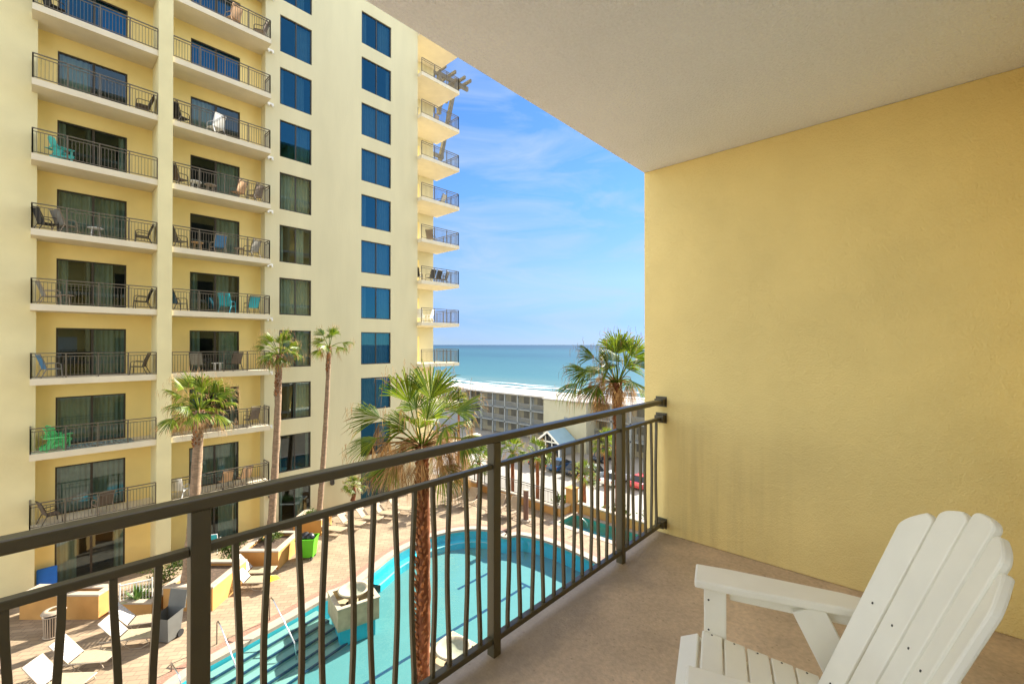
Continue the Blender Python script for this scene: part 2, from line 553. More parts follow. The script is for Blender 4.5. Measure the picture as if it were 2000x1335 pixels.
def sea_mat():
    m = bpy.data.materials.new('sea_water')
    m.use_nodes = True
    n, l = m.node_tree.nodes, m.node_tree.links
    b = n['Principled BSDF']
    b.inputs['Roughness'].default_value = 0.32
    b.inputs['Specular IOR Level'].default_value = 0.18
    t = n.new('ShaderNodeTexCoord')
    sp = n.new('ShaderNodeSeparateXYZ')
    l.new(t.outputs['Object'], sp.inputs[0])
    # water over sand bars: depth (and so colour) changes with distance from shore
    no = n.new('ShaderNodeTexNoise')
    no.inputs['Scale'].default_value = 1.0
    no.inputs['Detail'].default_value = 4
    mp = n.new('ShaderNodeMapping')
    mp.inputs['Scale'].default_value = (0.02, 0.004, 1)
    l.new(t.outputs['Object'], mp.inputs['Vector'])
    l.new(mp.outputs['Vector'], no.inputs['Vector'])
    lg = n.new('ShaderNodeMath')
    lg.operation = 'LOGARITHM'
    lg.inputs[1].default_value = 10
    l.new(sp.outputs['X'], lg.inputs[0])
    ad = n.new('ShaderNodeMath')
    ad.operation = 'MULTIPLY_ADD'
    ad.inputs[1].default_value = 0.5
    l.new(no.outputs['Fac'], ad.inputs[0])
    l.new(lg.outputs[0], ad.inputs[2])
    mr = n.new('ShaderNodeMapRange')
    mr.inputs[1].default_value = 2.3
    mr.inputs[2].default_value = 3.9
    l.new(ad.outputs[0], mr.inputs[0])
    cr = n.new('ShaderNodeValToRGB')
    e = cr.color_ramp.elements
    e[0].position = 0.0
    e[0].color = (0.074, 0.141, 0.126, 1)
    e[1].position = 1.0
    e[1].color = (0.004, 0.026, 0.041, 1)
    for p, c in ((0.10, (0.034, 0.111, 0.111)), (0.30, (0.016, 0.080, 0.087)), (0.42, (0.008, 0.056, 0.068)), (0.55, (0.012, 0.071, 0.083)), (0.75, (0.005, 0.038, 0.055))):
        x = e.new(p)
        x.color = (*c, 1)
    l.new(mr.outputs[0], cr.inputs[0])
    l.new(cr.outputs[0], b.inputs['Base Color'])
    nb = n.new('ShaderNodeTexNoise')
    nb.inputs['Scale'].default_value = 0.5
    nb.inputs['Detail'].default_value = 5
    l.new(t.outputs['Object'], nb.inputs['Vector'])
    bp = n.new('ShaderNodeBump')
    bp.inputs['Strength'].default_value = 0.4
    bp.inputs['Distance'].default_value = 0.5
    l.new(nb.outputs['Fac'], bp.inputs['Height'])
    l.new(bp.outputs['Normal'], b.inputs['Normal'])
    M['sea_water'] = m
sea_mat()

# ------------------------------------------------------------------ mesh helpers
class MB:
    def __init__(self):
        self.v, self.f = [], []

    def add(self, vs, fs):
        k = len(self.v)
        self.v += [tuple(p) for p in vs]
        self.f += [tuple(i + k for i in f) for f in fs]
        return self

    def box(self, x0, x1, y0, y1, z0, z1):
        return self.add([(x0, y0, z0), (x1, y0, z0), (x1, y1, z0), (x0, y1, z0), (x0, y0, z1), (x1, y0, z1), (x1, y1, z1), (x0, y1, z1)],
                        [(3, 2, 1, 0), (4, 5, 6, 7), (0, 1, 5, 4), (1, 2, 6, 5), (2, 3, 7, 6), (3, 0, 4, 7)])

    def bar(self, p0, p1, w, h, up=(0, 0, 1)):
        """rectangular bar from p0 to p1, w sideways, h along up"""
        p0, p1 = Vector(p0), Vector(p1)
        d = (p1 - p0).normalized()
        up = Vector(up)
        if abs(d.dot(up)) > 0.98:
            up = Vector((1, 0, 0))
        s = d.cross(up).normalized()
        u = s.cross(d).normalized()
        vs = []
        for p in (p0, p1):
            for a, b in ((-1, -1), (1, -1), (1, 1), (-1, 1)):
                vs.append(p + s * (a * w / 2) + u * (b * h / 2))
        return self.add(vs, [(3, 2, 1, 0), (4, 5, 6, 7), (0, 1, 5, 4), (1, 2, 6, 5), (2, 3, 7, 6), (3, 0, 4, 7)])

    def tube(self, pts, r, n=8, cap=True):
        pts = [Vector(p) for p in pts]
        if not isinstance(r, (list, tuple)):
            r = [r] * len(pts)
        vs, fs = [], []
        ref = None
        for i, p in enumerate(pts):
            a = pts[max(i - 1, 0)]
            b = pts[min(i + 1, len(pts) - 1)]
            d = (b - a).normalized()
            if ref is None:
                ref = Vector((1, 0, 0)) if abs(d.x) < 0.9 else Vector((0, 1, 0))
            s = (ref - d * ref.dot(d)).normalized()
            ref = s
            u = d.cross(s)
            for k in range(n):
                t = 2 * math.pi * k / n
                vs.append(p + (s * math.cos(t) + u * math.sin(t)) * r[i])
        for i in range(len(pts) - 1):
            for k in range(n):
                k2 = (k + 1) % n
                fs.append((i * n + k, i * n + k2, (i + 1) * n + k2, (i + 1) * n + k))
        if cap:
            fs.append(tuple(reversed(range(n))))
            fs.append(tuple((len(pts) - 1) * n + k for k in range(n)))
        return self.add(vs, fs)

    def lathe(self, prof, c=(0, 0, 0), n=24):
        vs, fs = [], []
        for r, z in prof:
            for k in range(n):
                t = 2 * math.pi * k / n
                vs.append((c[0] + r * math.cos(t), c[1] + r * math.sin(t), c[2] + z))
        for i in range(len(prof) - 1):
            for k in range(n):
                k2 = (k + 1) % n
                fs.append((i * n + k, i * n + k2, (i + 1) * n + k2, (i + 1) * n + k))
        return self.add(vs, fs)

    def prism(self, poly, z0, z1):
        n = len(poly)
        vs = [(x, y, z0) for x, y in poly] + [(x, y, z1) for x, y in poly]
        fs = [tuple(reversed(range(n))), tuple(range(n, 2 * n))]
        fs += [(i, (i + 1) % n, n + (i + 1) % n, n + i) for i in range(n)]
        return self.add(vs, fs)

    def xf(self, mtx, start=0):
        for i in range(start, len(self.v)):
            self.v[i] = tuple(mtx @ Vector(self.v[i]))
        return self

    def build(self, name, m, parent=None, world=False, smooth=False, bevel=0.0):
        me = bpy.data.meshes.new(name)
        me.from_pydata(self.v, [], self.f)
        me.materials.append(M[m] if isinstance(m, str) else m)
        if smooth:
            for p in me.polygons:
                p.use_smooth = True
        me.update()
        o = bpy.data.objects.new(name, me)
        COL.objects.link(o)
        if parent is not None:
            o.parent = parent
            if world:
                o.location = -Vector(parent.location)
        if bevel:
            bv = o.modifiers.new('bevel', 'BEVEL')
            bv.width = bevel
            bv.segments = 2
            bv.limit_method = 'ANGLE'
        return o


def tag(o, label=None, cat=None, group=None, kind=None):
    if label:
        o['label'] = label
    if cat:
        o['category'] = cat
    if group:
        o['group'] = group
    if kind:
        o['kind'] = kind
    return o


def thing(name, label, cat, loc=(0, 0, 0), rz=0.0, group=None):
    o = bpy.data.objects.new(name, None)
    o.empty_display_size = 0.2
    COL.objects.link(o)
    o.location = loc
    o.rotation_euler = (0, 0, rz)
    return tag(o, label, cat, group)


def dup(root, loc, rz=None, label=None, swap=None):
    r = root.copy()
    COL.objects.link(r)
    r.location = loc
    if rz is not None:
        r.rotation_euler = (0, 0, rz)
    if label:
        r['label'] = label
    for ch in list(root.children):
        c = ch.copy()
        if swap and ch.name.split('.')[0] in swap:
            c.data = ch.data.copy()
            c.data.materials[0] = M[swap[ch.name.split('.')[0]]]
        COL.objects.link(c)
        c.parent = r
        for g in list(ch.children):
            d = g.copy()
            COL.objects.link(d)
            d.parent = c
    return r


rng = random.Random(7)
STREET, DECK = -16.5, -10.8
FLOOR = -1.48
STOREY = 3.11

# ------------------------------------------------------------------ setting: ground, beach, sea, deck
MB().add([(-3000, -4000, STREET), (110, -4000, STREET), (110, 4000, STREET), (-3000, 4000, STREET)], [(0, 1, 2, 3)]).build('parking_lot', 'asphalt')
tag(bpy.data.objects['parking_lot'], kind='structure')
MB().add([(70, -4000, STREET + .006), (138, -4000, -17.25), (138, 4000, -17.25), (70, 4000, STREET + .006)], [(0, 1, 2, 3)]).build('beach', 'sand')
tag(bpy.data.objects['beach'], kind='structure')
MB().add([(130, -30000, -17.1), (40000, -30000, -17.1), (40000, 40000, -17.1), (130, 40000, -17.1)], [(0, 1, 2, 3)]).build('sea', 'sea_water')
tag(bpy.data.objects['sea'], kind='structure')
sw = MB()
for i, (x, a) in enumerate(((133.5, 1.6), (139, 1.1), (146, 0.8))):
    pts = []
    for k in range(160):
        y = -60 + k * 2.0
        xx = x + 1.4 * math.sin(y * .07 + i) + .6 * math.sin(y * .31 + i * 2)
        pts.append((xx, y, a * (.5 + .5 * math.sin(y * .11 + i * 3.1))))
    for k in range(159):
        p, q = pts[k], pts[k + 1]
        sw.add([(p[0] - p[2], p[1], -17.08), (p[0] + p[2], p[1], -17.08), (q[0] + q[2], q[1], -17.08), (q[0] - q[2], q[1], -17.08)], [(0, 1, 2, 3)])
tag(sw.build('surf_foam', 'white_paint'), kind='structure')


def catmull(pts, n=8, closed=True):
    out = []
    N = len(pts)
    for i in range(N):
        p0, p1, p2, p3 = (Vector(pts[(i + k - 1) % N]) for k in range(4))
        for k in range(n):
            t = k / n
            out.append(0.5 * ((2 * p1) + (p2 - p0) * t + (2 * p0 - 5 * p1 + 4 * p2 - p3) * t * t + (3 * p1 - p0 - 3 * p2 + p3) * t ** 3))
    return [(p.x, p.y) for p in out]


def offset(poly, d):
    """poly is counter clockwise; positive d grows it"""
    out = []
    N = len(poly)
    for i in range(N):
        a, b, c = Vector(poly[i - 1]), Vector(poly[i]), Vector(poly[(i + 1) % N])
        e1, e2 = (b - a).normalized(), (c - b).normalized()
        n1, n2 = Vector((e1.y, -e1.x)), Vector((e2.y, -e2.x))
        nn = n1 + n2
        nn = nn.normalized() / max(0.5, nn.normalized().dot(n1))
        out.append(tuple(b + nn * d))
    return out


pool_ctl = [(2.6, 16.6), (3.3, 17.55), (5.0, 17.95), (7.0, 18.35), (8.4, 18.65), (10.0, 18.8), (11.3, 19.35), (13.1, 20.1), (15.5, 20.3),
            (17.3, 19.6), (18.2, 18.4), (18.05, 17.25), (18.9, 16.75), (19.3, 14.8), (19.0, 11.8), (18.0, 11.0), (14, 10.8), (9.3, 11.0), (5, 11.0), (2.8, 12.5), (2.3, 14.8)]
pool = catmull(pool_ctl, 6)
pool.reverse()                     # make it counter clockwise
spa = [(21.8, 8.6), (23.5, 8.6), (23.5, 16.3), (21.8, 16.3)]
deck_out = [(-14, -14), (24.0, -14), (24.0, 16.7), (22.9, 16.7), (22.9, 30.5), (-14, 30.5)]


def sheet(outer, holes, z):
    polys = [[Vector((x, y, 0)) for x, y in p] for p in [outer] + holes]
    flat = [p for q in polys for p in q]
    tris = tessellate_polygon(polys)
    mb = MB()
    vs = [(p.x, p.y, z) for p in flat]
    fs = []
    for a, b, c in tris:
        cr = (flat[b] - flat[a]).cross(flat[c] - flat[a])
        fs.append((a, b, c) if cr.z > 0 else (a, c, b))
    return mb.add(vs, fs)


def ring(inner, outer, z):
    N = len(inner)
    mb = MB()
    mb.add([(x, y, z) for x, y in inner] + [(x, y, z) for x, y in outer],
           [(i, N + i, N + (i + 1) % N, (i + 1) % N) for i in range(N)])
    return mb


pool_o1 = offset(pool, 0.42)
pool_o2 = offset(pool, 0.78)
dk = sheet(deck_out, [pool_o1, spa], DECK)
N = len(deck_out)
dk.add([(x, y, DECK) for x, y in deck_out] + [(x, y, STREET) for x, y in deck_out], [(i, N + i, N + (i + 1) % N, (i + 1) % N) for i in range(N)])
tag(dk.build('pool_deck', 'pavers'), kind='structure')
tag(ring(pool_o1, pool_o2, DECK + 0.006).build('brick_band', 'brick_band'), kind='structure')
cp = ring(pool, pool_o1, DECK + 0.03)
Np = len(pool)
cp.add([(x, y, DECK + .03) for x, y in pool] + [(x, y, DECK - .10) for x, y in pool], [(i, (i + 1) % Np, Np + (i + 1) % Np, Np + i) for i in range(Np)])
cp.add([(x, y, DECK + .03) for x, y in pool_o1] + [(x, y, DECK - .02) for x, y in pool_o1], [(i, Np + i, Np + (i + 1) % Np, (i + 1) % Np) for i in range(Np)])
tag(cp.build('pool_coping', 'coping'), kind='structure')
PB = DECK - .88
pin = offset(pool, 0.0)
pw = MB()
pw.add([(x, y, DECK - .10) for x, y in pin] + [(x, y, PB) for x, y in pin], [(i, (i + 1) % Np, Np + (i + 1) % Np, Np + i) for i in range(Np)])
tag(pw.build('pool_side', 'pool_wall'), kind='structure')
tag(sheet(offset(pool, .05), [], PB).build('pool_floor', 'pool_paint'), kind='structure')
tag(sheet(pool, [], DECK - .12).build('pool_water', 'pool_water'), kind='structure')
# lane lines with their T ends, painted on the pool floor
ln = MB()
for y, x0, x1 in ((16.35, 13.9, 16.2), (14.15, 5.2, 16.3), (12.0, 5.2, 16.4)):
    ln.box(x0, x1, y - .07, y + .07, PB, PB + .006)
    ln.box(x1, x1 + .14, y - .4, y + .4, PB, PB + .006)
tag(ln.build('lane_lines', 'tile_navy'), kind='structure')
# entry steps along the near-left curve of the far side
st, nos = MB(), MB()
for k in range(5):
    a, b = Vector((3.4, 17.55)), Vector((8.1, 18.55))
    d = (b - a).normalized()
    nrm = Vector((d.y, -d.x))
    z = DECK - .24 - .135 * k
    o0, o1 = (0.0 if k == 0 else k * .42 - .02), (k + 1) * .42
    q = [a + nrm * o0, b + nrm * o0, b + nrm * o1, a + nrm * o1]
    st.prism([tuple(p) for p in reversed(q)], PB + .002, z)
    q = [a + nrm * (o1 - .07), b + nrm * (o1 - .07), b + nrm * (o1 + .004), a + nrm * (o1 + .004)]
    nos.prism([tuple(p) for p in reversed(q)], z - .06, z + .006)
tag(st.build('pool_steps', 'pool_step'), kind='structure')
tag(nos.build('step_edges', 'tile_navy'), kind='structure')
# underwater ledge along the curved far side
seg = [p for p in pool if p[0] > 10.6 and p[1] > 17.9]
i0 = pool.index(seg[0])
pi_ = offset(pool, -.45)
led, ledw = MB(), MB()
idx = [i for i, p in enumerate(pool) if p[0] > 10.9 and p[1] > 18.3]
for i in idx[:-1]:
    j = i + 1
    if j not in idx:
        continue
    a, b, c, d = pool[i], pool[j], pi_[j], pi_[i]
    led.add([(*a, DECK - .55), (*b, DECK - .55), (*c, DECK - .55), (*d, DECK - .55)], [(0, 1, 2, 3)])
    led.add([(*d, DECK - .55), (*c, DECK - .55), (*c, PB), (*d, PB)], [(0, 1, 2, 3)])
    e, f_ = Vector(d) + (Vector(a) - Vector(d)) * .25, Vector(c) + (Vector(b) - Vector(c)) * .25
    ledw.add([(*e, DECK - .545), (*f_, DECK - .545), (*c, DECK - .545), (*d, DECK - .545)], [(0, 1, 2, 3)])
tag(led.build('pool_ledge', 'pool_wall'), kind='structure')
tag(ledw.build('ledge_edge', 'tile_white'), kind='structure')
# spa basin
sb = MB()
sb.add([(x, y, DECK) for x, y in spa] + [(x, y, DECK - .7) for x, y in spa], [(0, 1, 5, 4), (1, 2, 6, 5), (2, 3, 7, 6), (3, 0, 4, 7), (4, 5, 6, 7)])
tag(sb.build('spa_basin', 'spa_paint'), kind='structure')
tag(sheet(spa, [], DECK - .10).build('spa_water', 'pool_water'), kind='structure')
sp_o = [(21.4, 8.2), (23.9, 8.2), (23.9, 16.7), (21.4, 16.7)]
tag(ring(spa, sp_o, DECK + .02).build('spa_coping', 'coping'), kind='structure')
ss = MB()
ss.box(21.82, 22.5, 14.9, 16.28, DECK - .69, DECK - .30)
ss.box(21.82, 22.2, 12.0, 14.9, DECK - .69, DECK - .38)
tag(ss.build('spa_steps', 'tile_white'), kind='structure')

# ------------------------------------------------------------------ our hotel: the balcony the photo is taken from
hotel = thing('hotel_building', 'near hotel block with golden stucco balcony wall and off white ceiling around the camera', 'building', (5, -7, STREET))
HT = FLOOR + STOREY * 8
MB().box(-14, 24, -14, -0.42, STREET - .5, HT).build('wall', 'hotel_yellow', hotel, True)
CEIL = 1.40
for n in range(-3, 9):
    z = FLOOR + STOREY * n
    if n in (0, 1):
        continue
    MB().box(-14, 24, -0.42, 1.657, z - .23, z).build('balcony_slab', 'slab_cream', hotel, True)
MB().box(-14, 24, -0.42, 1.60, FLOOR - .23, FLOOR).build('floor', 'balcony_floor', hotel, True)
MB().box(-14, 24, -0.42, 1.657, CEIL, FLOOR + STOREY).build('ceiling', 'ceiling_white', hotel, True)
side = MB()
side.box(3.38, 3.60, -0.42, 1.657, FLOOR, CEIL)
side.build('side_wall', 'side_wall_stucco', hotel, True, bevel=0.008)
for x in (-9.5, 9.6, 14.9, 20.2):
    MB().box(x, x + .22, -0.42, 1.64, FLOOR + .002, CEIL - .002).build('party_wall', 'hotel_yellow', hotel, True)
for x in (-9.5, -3.9, 3.38, 9.6, 14.9, 20.2):
    mb = MB()
    for n in range(-3, 8):
        if n == 0:
            continue
        z = FLOOR + STOREY * n
        mb.box(x, x + .22, -0.42, 1.64, z + .002, z + STOREY - .232)
    mb.build('fin_wall', 'hotel_yellow', hotel, True)
for n in range(-2, 8):
    for x in (-7.5, -1.6, 5.5, 11.2, 16.4):
        z = FLOOR + STOREY * n
        d = MB().box(x, x + 2.4, -0.41, -0.39, z + .05, z + 2.15).build('sliding_door', 'glass_dark', hotel, True)
MB().box(-3.2, 2.9, -0.418, -0.385, FLOOR + .04, FLOOR + 2.2).build('sliding_door', 'bounce_white', hotel, True)  # unseen white panel behind the camera, added to bounce neutral light onto the ceiling
# railing of our balcony
rail = thing('balcony_railing', 'dark bronze metal railing with bowed balusters across the near balcony', 'railing', (1.2, 1.513, FLOOR))
RY = 1.513
XL, XR = -4.46, 3.38
TOPZ, SECZ, BOTZ = -0.452, -0.580, -1.405
MB().box(XL, XR - .006, RY - .027, RY + .027, TOPZ - .014, TOPZ + .020).build('top_rail', 'bronze', rail, True, bevel=0.007)
posts = [-3.26, -2.06, -0.86, 0.327, 1.513, 2.736]
ends = [XL] + posts + [XR]
for i in range(len(ends) - 1):
    a, b = ends[i] + (.024 if i else 0), ends[i + 1] - (.024 if i < len(ends) - 2 else .006)
    MB().box(a, b, RY - .015, RY + .015, SECZ - .011, SECZ + .011).build('middle_rail', 'bronze', rail, True, bevel=0.003)
    MB().box(a, b, RY - .018, RY + .018, BOTZ - .014, BOTZ + .014).build('bottom_rail', 'bronze', rail, True, bevel=0.003)
for x in posts:
    p = MB().box(x - .024, x + .024, RY - .024, RY + .024, FLOOR - .06, TOPZ - .014).build('post', 'bronze', rail, True, bevel=0.003)
nb = 0
for i in range(len(ends) - 1):
    a, b = ends[i], ends[i + 1]
    cnt = max(1, round((b - a) / .0912) - 1)
    for k in range(cnt):
        x = a + (b - a) * (k + 1) / (cnt + 1)
        sgn = 1 if k % 2 == 0 else -1
        pts = []
        for j in range(13):
            t = j / 12
            off = .013 * sgn * max(0, math.sin(math.pi * min(1, max(0, (t - .04) / .92)))) ** 1.3
            pts.append((x + off, SECZ - .011 + (BOTZ + .014 - SECZ + .011) * t))
        mb = MB()
        h = .008
        vs = []
        for px_, pz in pts:
            vs += [(px_ - h, RY - h, pz), (px_ + h, RY - h, pz), (px_ + h, RY + h, pz), (px_ - h, RY + h, pz)]
        fs = []
        for j in range(12):
            for q in range(4):
                fs.append((j * 4 + q, j * 4 + (q + 1) % 4, j * 4 + 4 + (q + 1) % 4, j * 4 + 4 + q))
        mb.add(vs, [tuple(reversed(f)) for f in fs])
        mb.build('baluster', 'bronze', rail, True)
for z in (TOPZ, SECZ, BOTZ):
    mb = MB()
    mb.box(XR - .006, XR, RY - .045, RY + .045, z - .035, z + .045)
    mb.box(XR - .05, XR - .006, RY - .036, RY + .036, z - .024, z + .028)
    mb.build('wall_bracket', 'bronze', rail, True, bevel=0.002)


# ------------------------------------------------------------------ adirondack chair
def rounded_board(w, l, t, top_cut=0.0, n=6):
    """outline (x across, y along) of a slat with a rounded far end; top_cut skews the end"""
    pts = [(-w / 2, 0), (w / 2, 0)]
    r = w * .5
    for k in range(n * 2 + 1):
        a = math.pi * k / (2 * n)
        pts.append((r * (abs(math.cos(a)) ** .72) * (1 if math.cos(a) > 0 else -1), l - r * .46 + r * .46 * math.sin(a) - top_cut * (-(math.cos(a)) * .5 + .5)))
    return pts


def adirondack(name, label, cat, m, loc, rz, group=None, screws=True):
    t = thing(name, label, cat, loc, rz, group)
    bv = .004
    for s in (-1, 1):
        # arm: wide board narrowing to the back
        mb = MB()
        o = [(.24, .42), (.38, .42), (.385, .30), (.37, -.06), (.33, -.30), (.27, -.30), (.255, .0), (.24, .25)]
        o = [(x * s, y) for x, y in o]
        if s < 0:
            o = list(reversed(o))
        mb.prism(o, .572, .602)
        mb.build('armrest', m, t, bevel=.007)
        MB().box(min(s * .285, s * .315), max(s * .285, s * .315), -.20, .30, .53, .571).build('arm_brace', m, t, bevel=bv)
        # front leg
        MB().box(min(s * .257, s * .284), max(s * .257, s * .284), .312, .388, 0, .571).build('front_leg', m, t, bevel=bv)
        # back support leg, slanted
        mb = MB()
        mb.bar((s * .271, .06, .571), (s * .271, -.20, .03), .026, .10, up=(0, 1, 0))
        mb.build('rear_leg', m, t, bevel=bv)
        # side rail, sloping down to the back
        mb = MB()
        mb.bar((s * .243, .44, .335), (s * .243, -.36, .10), .026, .12)
        mb.build('side_rail', m, t, bevel=bv)
    # seat slats
    for k in range(6):
        y = .435 - k * .074
        z = .405 - .052 * max(0, k - .5) / 6 * 1.4 + (-.03 if k == 0 else 0)
        mb = MB().box(-.255, .255, -.034, .034, -.011, .011)
        mb.xf(Matrix.Translation((0, y, z)) @ Matrix.Rotation(R(8 if k else -25), 4, 'X'))
        mb.build('seat_slat', m, t, bevel=.004)
    # fan back
    base = Vector((-.022, .022, .27))
    lean = R(22)
    mt = Matrix.Translation(base) @ Matrix.Rotation(R(90) + lean, 4, 'X')
    lens = (.752, .808, .832, .808, .752)
    for k in range(5):
        x = (k - 2) * .0935
        mb = MB()
        o = rounded_board(.1015, lens[k], .02)
        # taper towards the seat
        o = [((px_) * (0.84 + .16 * py_ / lens[k]), py_) for px_, py_ in o]
        if abs(k - 2) > 0:
            sg = 1 if k > 2 else -1
            o = [(px_, py_ - max(0, px_ * sg + .02) * (.85 if abs(k - 2) == 2 else .35) * (1 if py_ > lens[k] * .7 else 0)) for px_, py_ in o]
        mb.prism(o, -.011, .011)
        mb.xf(mt @ Matrix.Translation((x, 0, -.0074 * (k - 2) ** 2)) @ Matrix.Rotation(-R((k - 2) * 1.15), 4, 'Z') @ Matrix.Rotation(R((k - 2) * 9), 4, 'Y'))
        mb.build('back_slat', m, t, bevel=.006)
    for zz, hw in ((.12, .24), (.42, .30)):
        mb = MB().box(-hw, hw, -.035, .035, .0115, .04)
        mb.xf(mt @ Matrix.Translation((0, zz, 0)))
        mb.build('back_batten', m, t, bevel=bv)
    if screws:
        mb = MB()
        for k in range(5):
            for zz in (.12, .42):
                mb.tube([mt @ Vector(((k - 2) * (.0905 + .02 * zz), zz, -.010 - .0074 * (k - 2) ** 2)), mt @ Vector(((k - 2) * (.0905 + .02 * zz), zz, -.0125 - .0074 * (k - 2) ** 2))], .0035, 8)
        for s in (-1, 1):
            for y in (.372,):
                for z in (.53, .42, .30):
                    mb.tube([(s * .2575, y, z), (s * .2555, y, z)], .0035, 8)
        for k in range(1, 6):
            y = .435 - k * .074
            z = .405 - .052 * max(0, k - .5) / 6 * 1.4
            for x in (-.243, .243):
                mb.tube([(x, y, z + .010), (x, y, z + .0125)], .0035, 6)
        mb.build('screws', 'screw', t)
    return t


adirondack('adirondack_chair', 'white plastic adirondack chair on the near balcony floor, facing the railing', 'chair', 'white_plastic', (1.589, .155, FLOOR), R(18))

# ------------------------------------------------------------------ the tower opposite
tower = thing('apartment_tower', 'tall cream and yellow balcony tower rising beyond the pool', 'building', (9, 36, STREET))
FL = lambda n: -1.41 + STOREY * n
LEVELS = list(range(-3, 10))
TOPZ_T = FL(10)
YF, YB, YS = 27.77, 28.45, 26.92          # main facade, recess back wall, slab front


def wall_holes(x0, x1, z0, z1, y, holes, depth=.16):
    """wall facing -Y at y with rectangular holes and their reveals"""
    xs = sorted({x0, x1, *[h[0] for h in holes], *[h[1] for h in holes]})
    zs = sorted({z0, z1, *[h[2] for h in holes], *[h[3] for h in holes]})
    mb = MB()
    for i in range(len(xs) - 1):
        for j in range(len(zs) - 1):
            cx, cz = (xs[i] + xs[i + 1]) / 2, (zs[j] + zs[j + 1]) / 2
            if any(h[0] < cx < h[1] and h[2] < cz < h[3] for h in holes):
                continue
            mb.add([(xs[i], y, zs[j]), (xs[i + 1], y, zs[j]), (xs[i + 1], y, zs[j + 1]), (xs[i], y, zs[j + 1])], [(0, 1, 2, 3)])
    for a, b, c, d in holes:
        for p, q in (((a, c), (b, c)), ((b, c), (b, d)), ((b, d), (a, d)), ((a, d), (a, c))):
            mb.add([(p[0], y, p[1]), (q[0], y, q[1]), (q[0], y + depth, q[1]), (p[0], y + depth, p[1])], [(3, 2, 1, 0)])
    return mb


Z0 = STREET - .5
# plain left wall and its corner into the recess
lw = MB().box(-7, .146, YF, YB, Z0, TOPZ_T)
lw.build('wall', 'tower_cream_bright', tower, True)
pl = MB().box(4.10, 4.66, YS - .06, YB, Z0, TOPZ_T)
pl.build('pillar', 'tower_cream_bright', tower, True)
LD, RD = (.758, 3.14), (5.69, 8.01)
wall_holes(.146, 4.10, Z0, TOPZ_T, YB, [(LD[0], LD[1], FL(n), FL(n) + 2.17) for n in LEVELS]).build('recess_wall', 'tower_gold', tower, True)
wall_holes(4.66, 9.11, Z0, TOPZ_T, YB, [(RD[0], RD[1], FL(n), FL(n) + 2.17) for n in LEVELS]).build('recess_wall', 'tower_gold', tower, True)
WA, WBc = (9.90, 11.76), (15.09, 17.37)
wl_ = [(a, b, FL(n) + .08, FL(n) + 2.27) for n in LEVELS for a, b in (WA, WBc)]
fw = wall_holes(9.11, 19.64, Z0, TOPZ_T, YF, wl_, .12)
fw.add([(9.11, YF, Z0), (9.11, YB, Z0), (9.11, YB, TOPZ_T), (9.11, YF, TOPZ_T)], [(0, 1, 2, 3)])
fw.add([(19.64, YF, Z0), (19.64, 30.2, Z0), (19.64, 30.2, TOPZ_T), (19.64, YF, TOPZ_T)], [(0, 1, 2, 3)])
fw.build('facade', 'tower_cream', tower, True)
MB().box(19.64, 22.95, 30.2, 46, Z0, TOPZ_T).build('end_wall', 'tower_cream', tower, True)
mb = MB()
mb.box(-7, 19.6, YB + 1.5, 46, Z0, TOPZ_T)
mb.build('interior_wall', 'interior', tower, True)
MB().box(-7.2, 23.2, YF - .2, 46.2, TOPZ_T, TOPZ_T + .9).build('parapet', 'tower_cream', tower, True)


def railing_mesh(pts, z0, h=1.07, posts=(), pitch=.115):
    """railing along a polyline of (x,y); posts given as fractions lists per segment"""
    mb = MB()
    zt = z0 + h
    for i in range(len(pts) - 1):
        a, b = Vector(pts[i]), Vector(pts[i + 1])
        L = (b - a).length
        for z, w, hh in ((zt - .02, .05, .04), (zt - .15, .03, .03), (z0 + .08, .03, .03)):
            mb.bar((a.x, a.y, z), (b.x, b.y, z), w, hh)
        n = max(1, round(L / pitch))
        for k in range(1, n):
            p = a + (b - a) * k / n
            mb.box(p.x - .008, p.x + .008, p.y - .008, p.y + .008, z0 + .09, zt - .16)
        np_ = max(1, round(L / 1.1))
        for k in range(np_ + 1):
            p = a + (b - a) * k / np_
            mb.box(p.x - .022, p.x + .022, p.y - .022, p.y + .022, z0, zt - .04)
    return mb


def curtain_mesh(x0, x1, y, z0, z1):
    mb = MB()
    n = max(6, int((x1 - x0) / .035))
    vs, fs = [], []
    for i in range(n + 1):
        x = x0 + (x1 - x0) * i / n
        yy = y + .035 * math.sin(i * 1.15) + .012 * math.sin(i * .53)
        vs += [(x, yy, z0), (x, yy, z1)]
    for i in range(n):
        fs.append((2 * i, 2 * i + 2, 2 * i + 3, 2 * i + 1))
    return mb.add(vs, fs)


def glazed(name, x0, x1, z0, z1, y, curtain, cm='curtain', mull=.045, gm='window_glass'):
    fr = MB()
    t = .06
    fr.box(x0, x1, y, y + .07, z1 - t, z1)
    fr.box(x0, x1, y, y + .07, z0, z0 + t)
    fr.box(x0, x0 + t, y, y + .07, z0 + t, z1 - t)
    fr.box(x1 - t, x1, y, y + .07, z0 + t, z1 - t)
    xm = (x0 + x1) / 2
    fr.box(xm - mull, xm + mull, y + .002, y + .068, z0 + t, z1 - t)
    f = fr.build(name, 'frame_brown', tower, True)
    g = MB().add([(x0 + t, y + .04, z0 + t), (x1 - t, y + .04, z0 + t), (x1 - t, y + .04, z1 - t), (x0 + t, y + .04, z1 - t)], [(0, 1, 2, 3)])
    g.build('glass_pane', gm, f)
    for a, b in curtain:
        c = curtain_mesh(x0 + (x1 - x0) * a, x0 + (x1 - x0) * b, y + .22, z0 + .02, z1 - .02)
        c.build('curtain', cm, f)
    return f


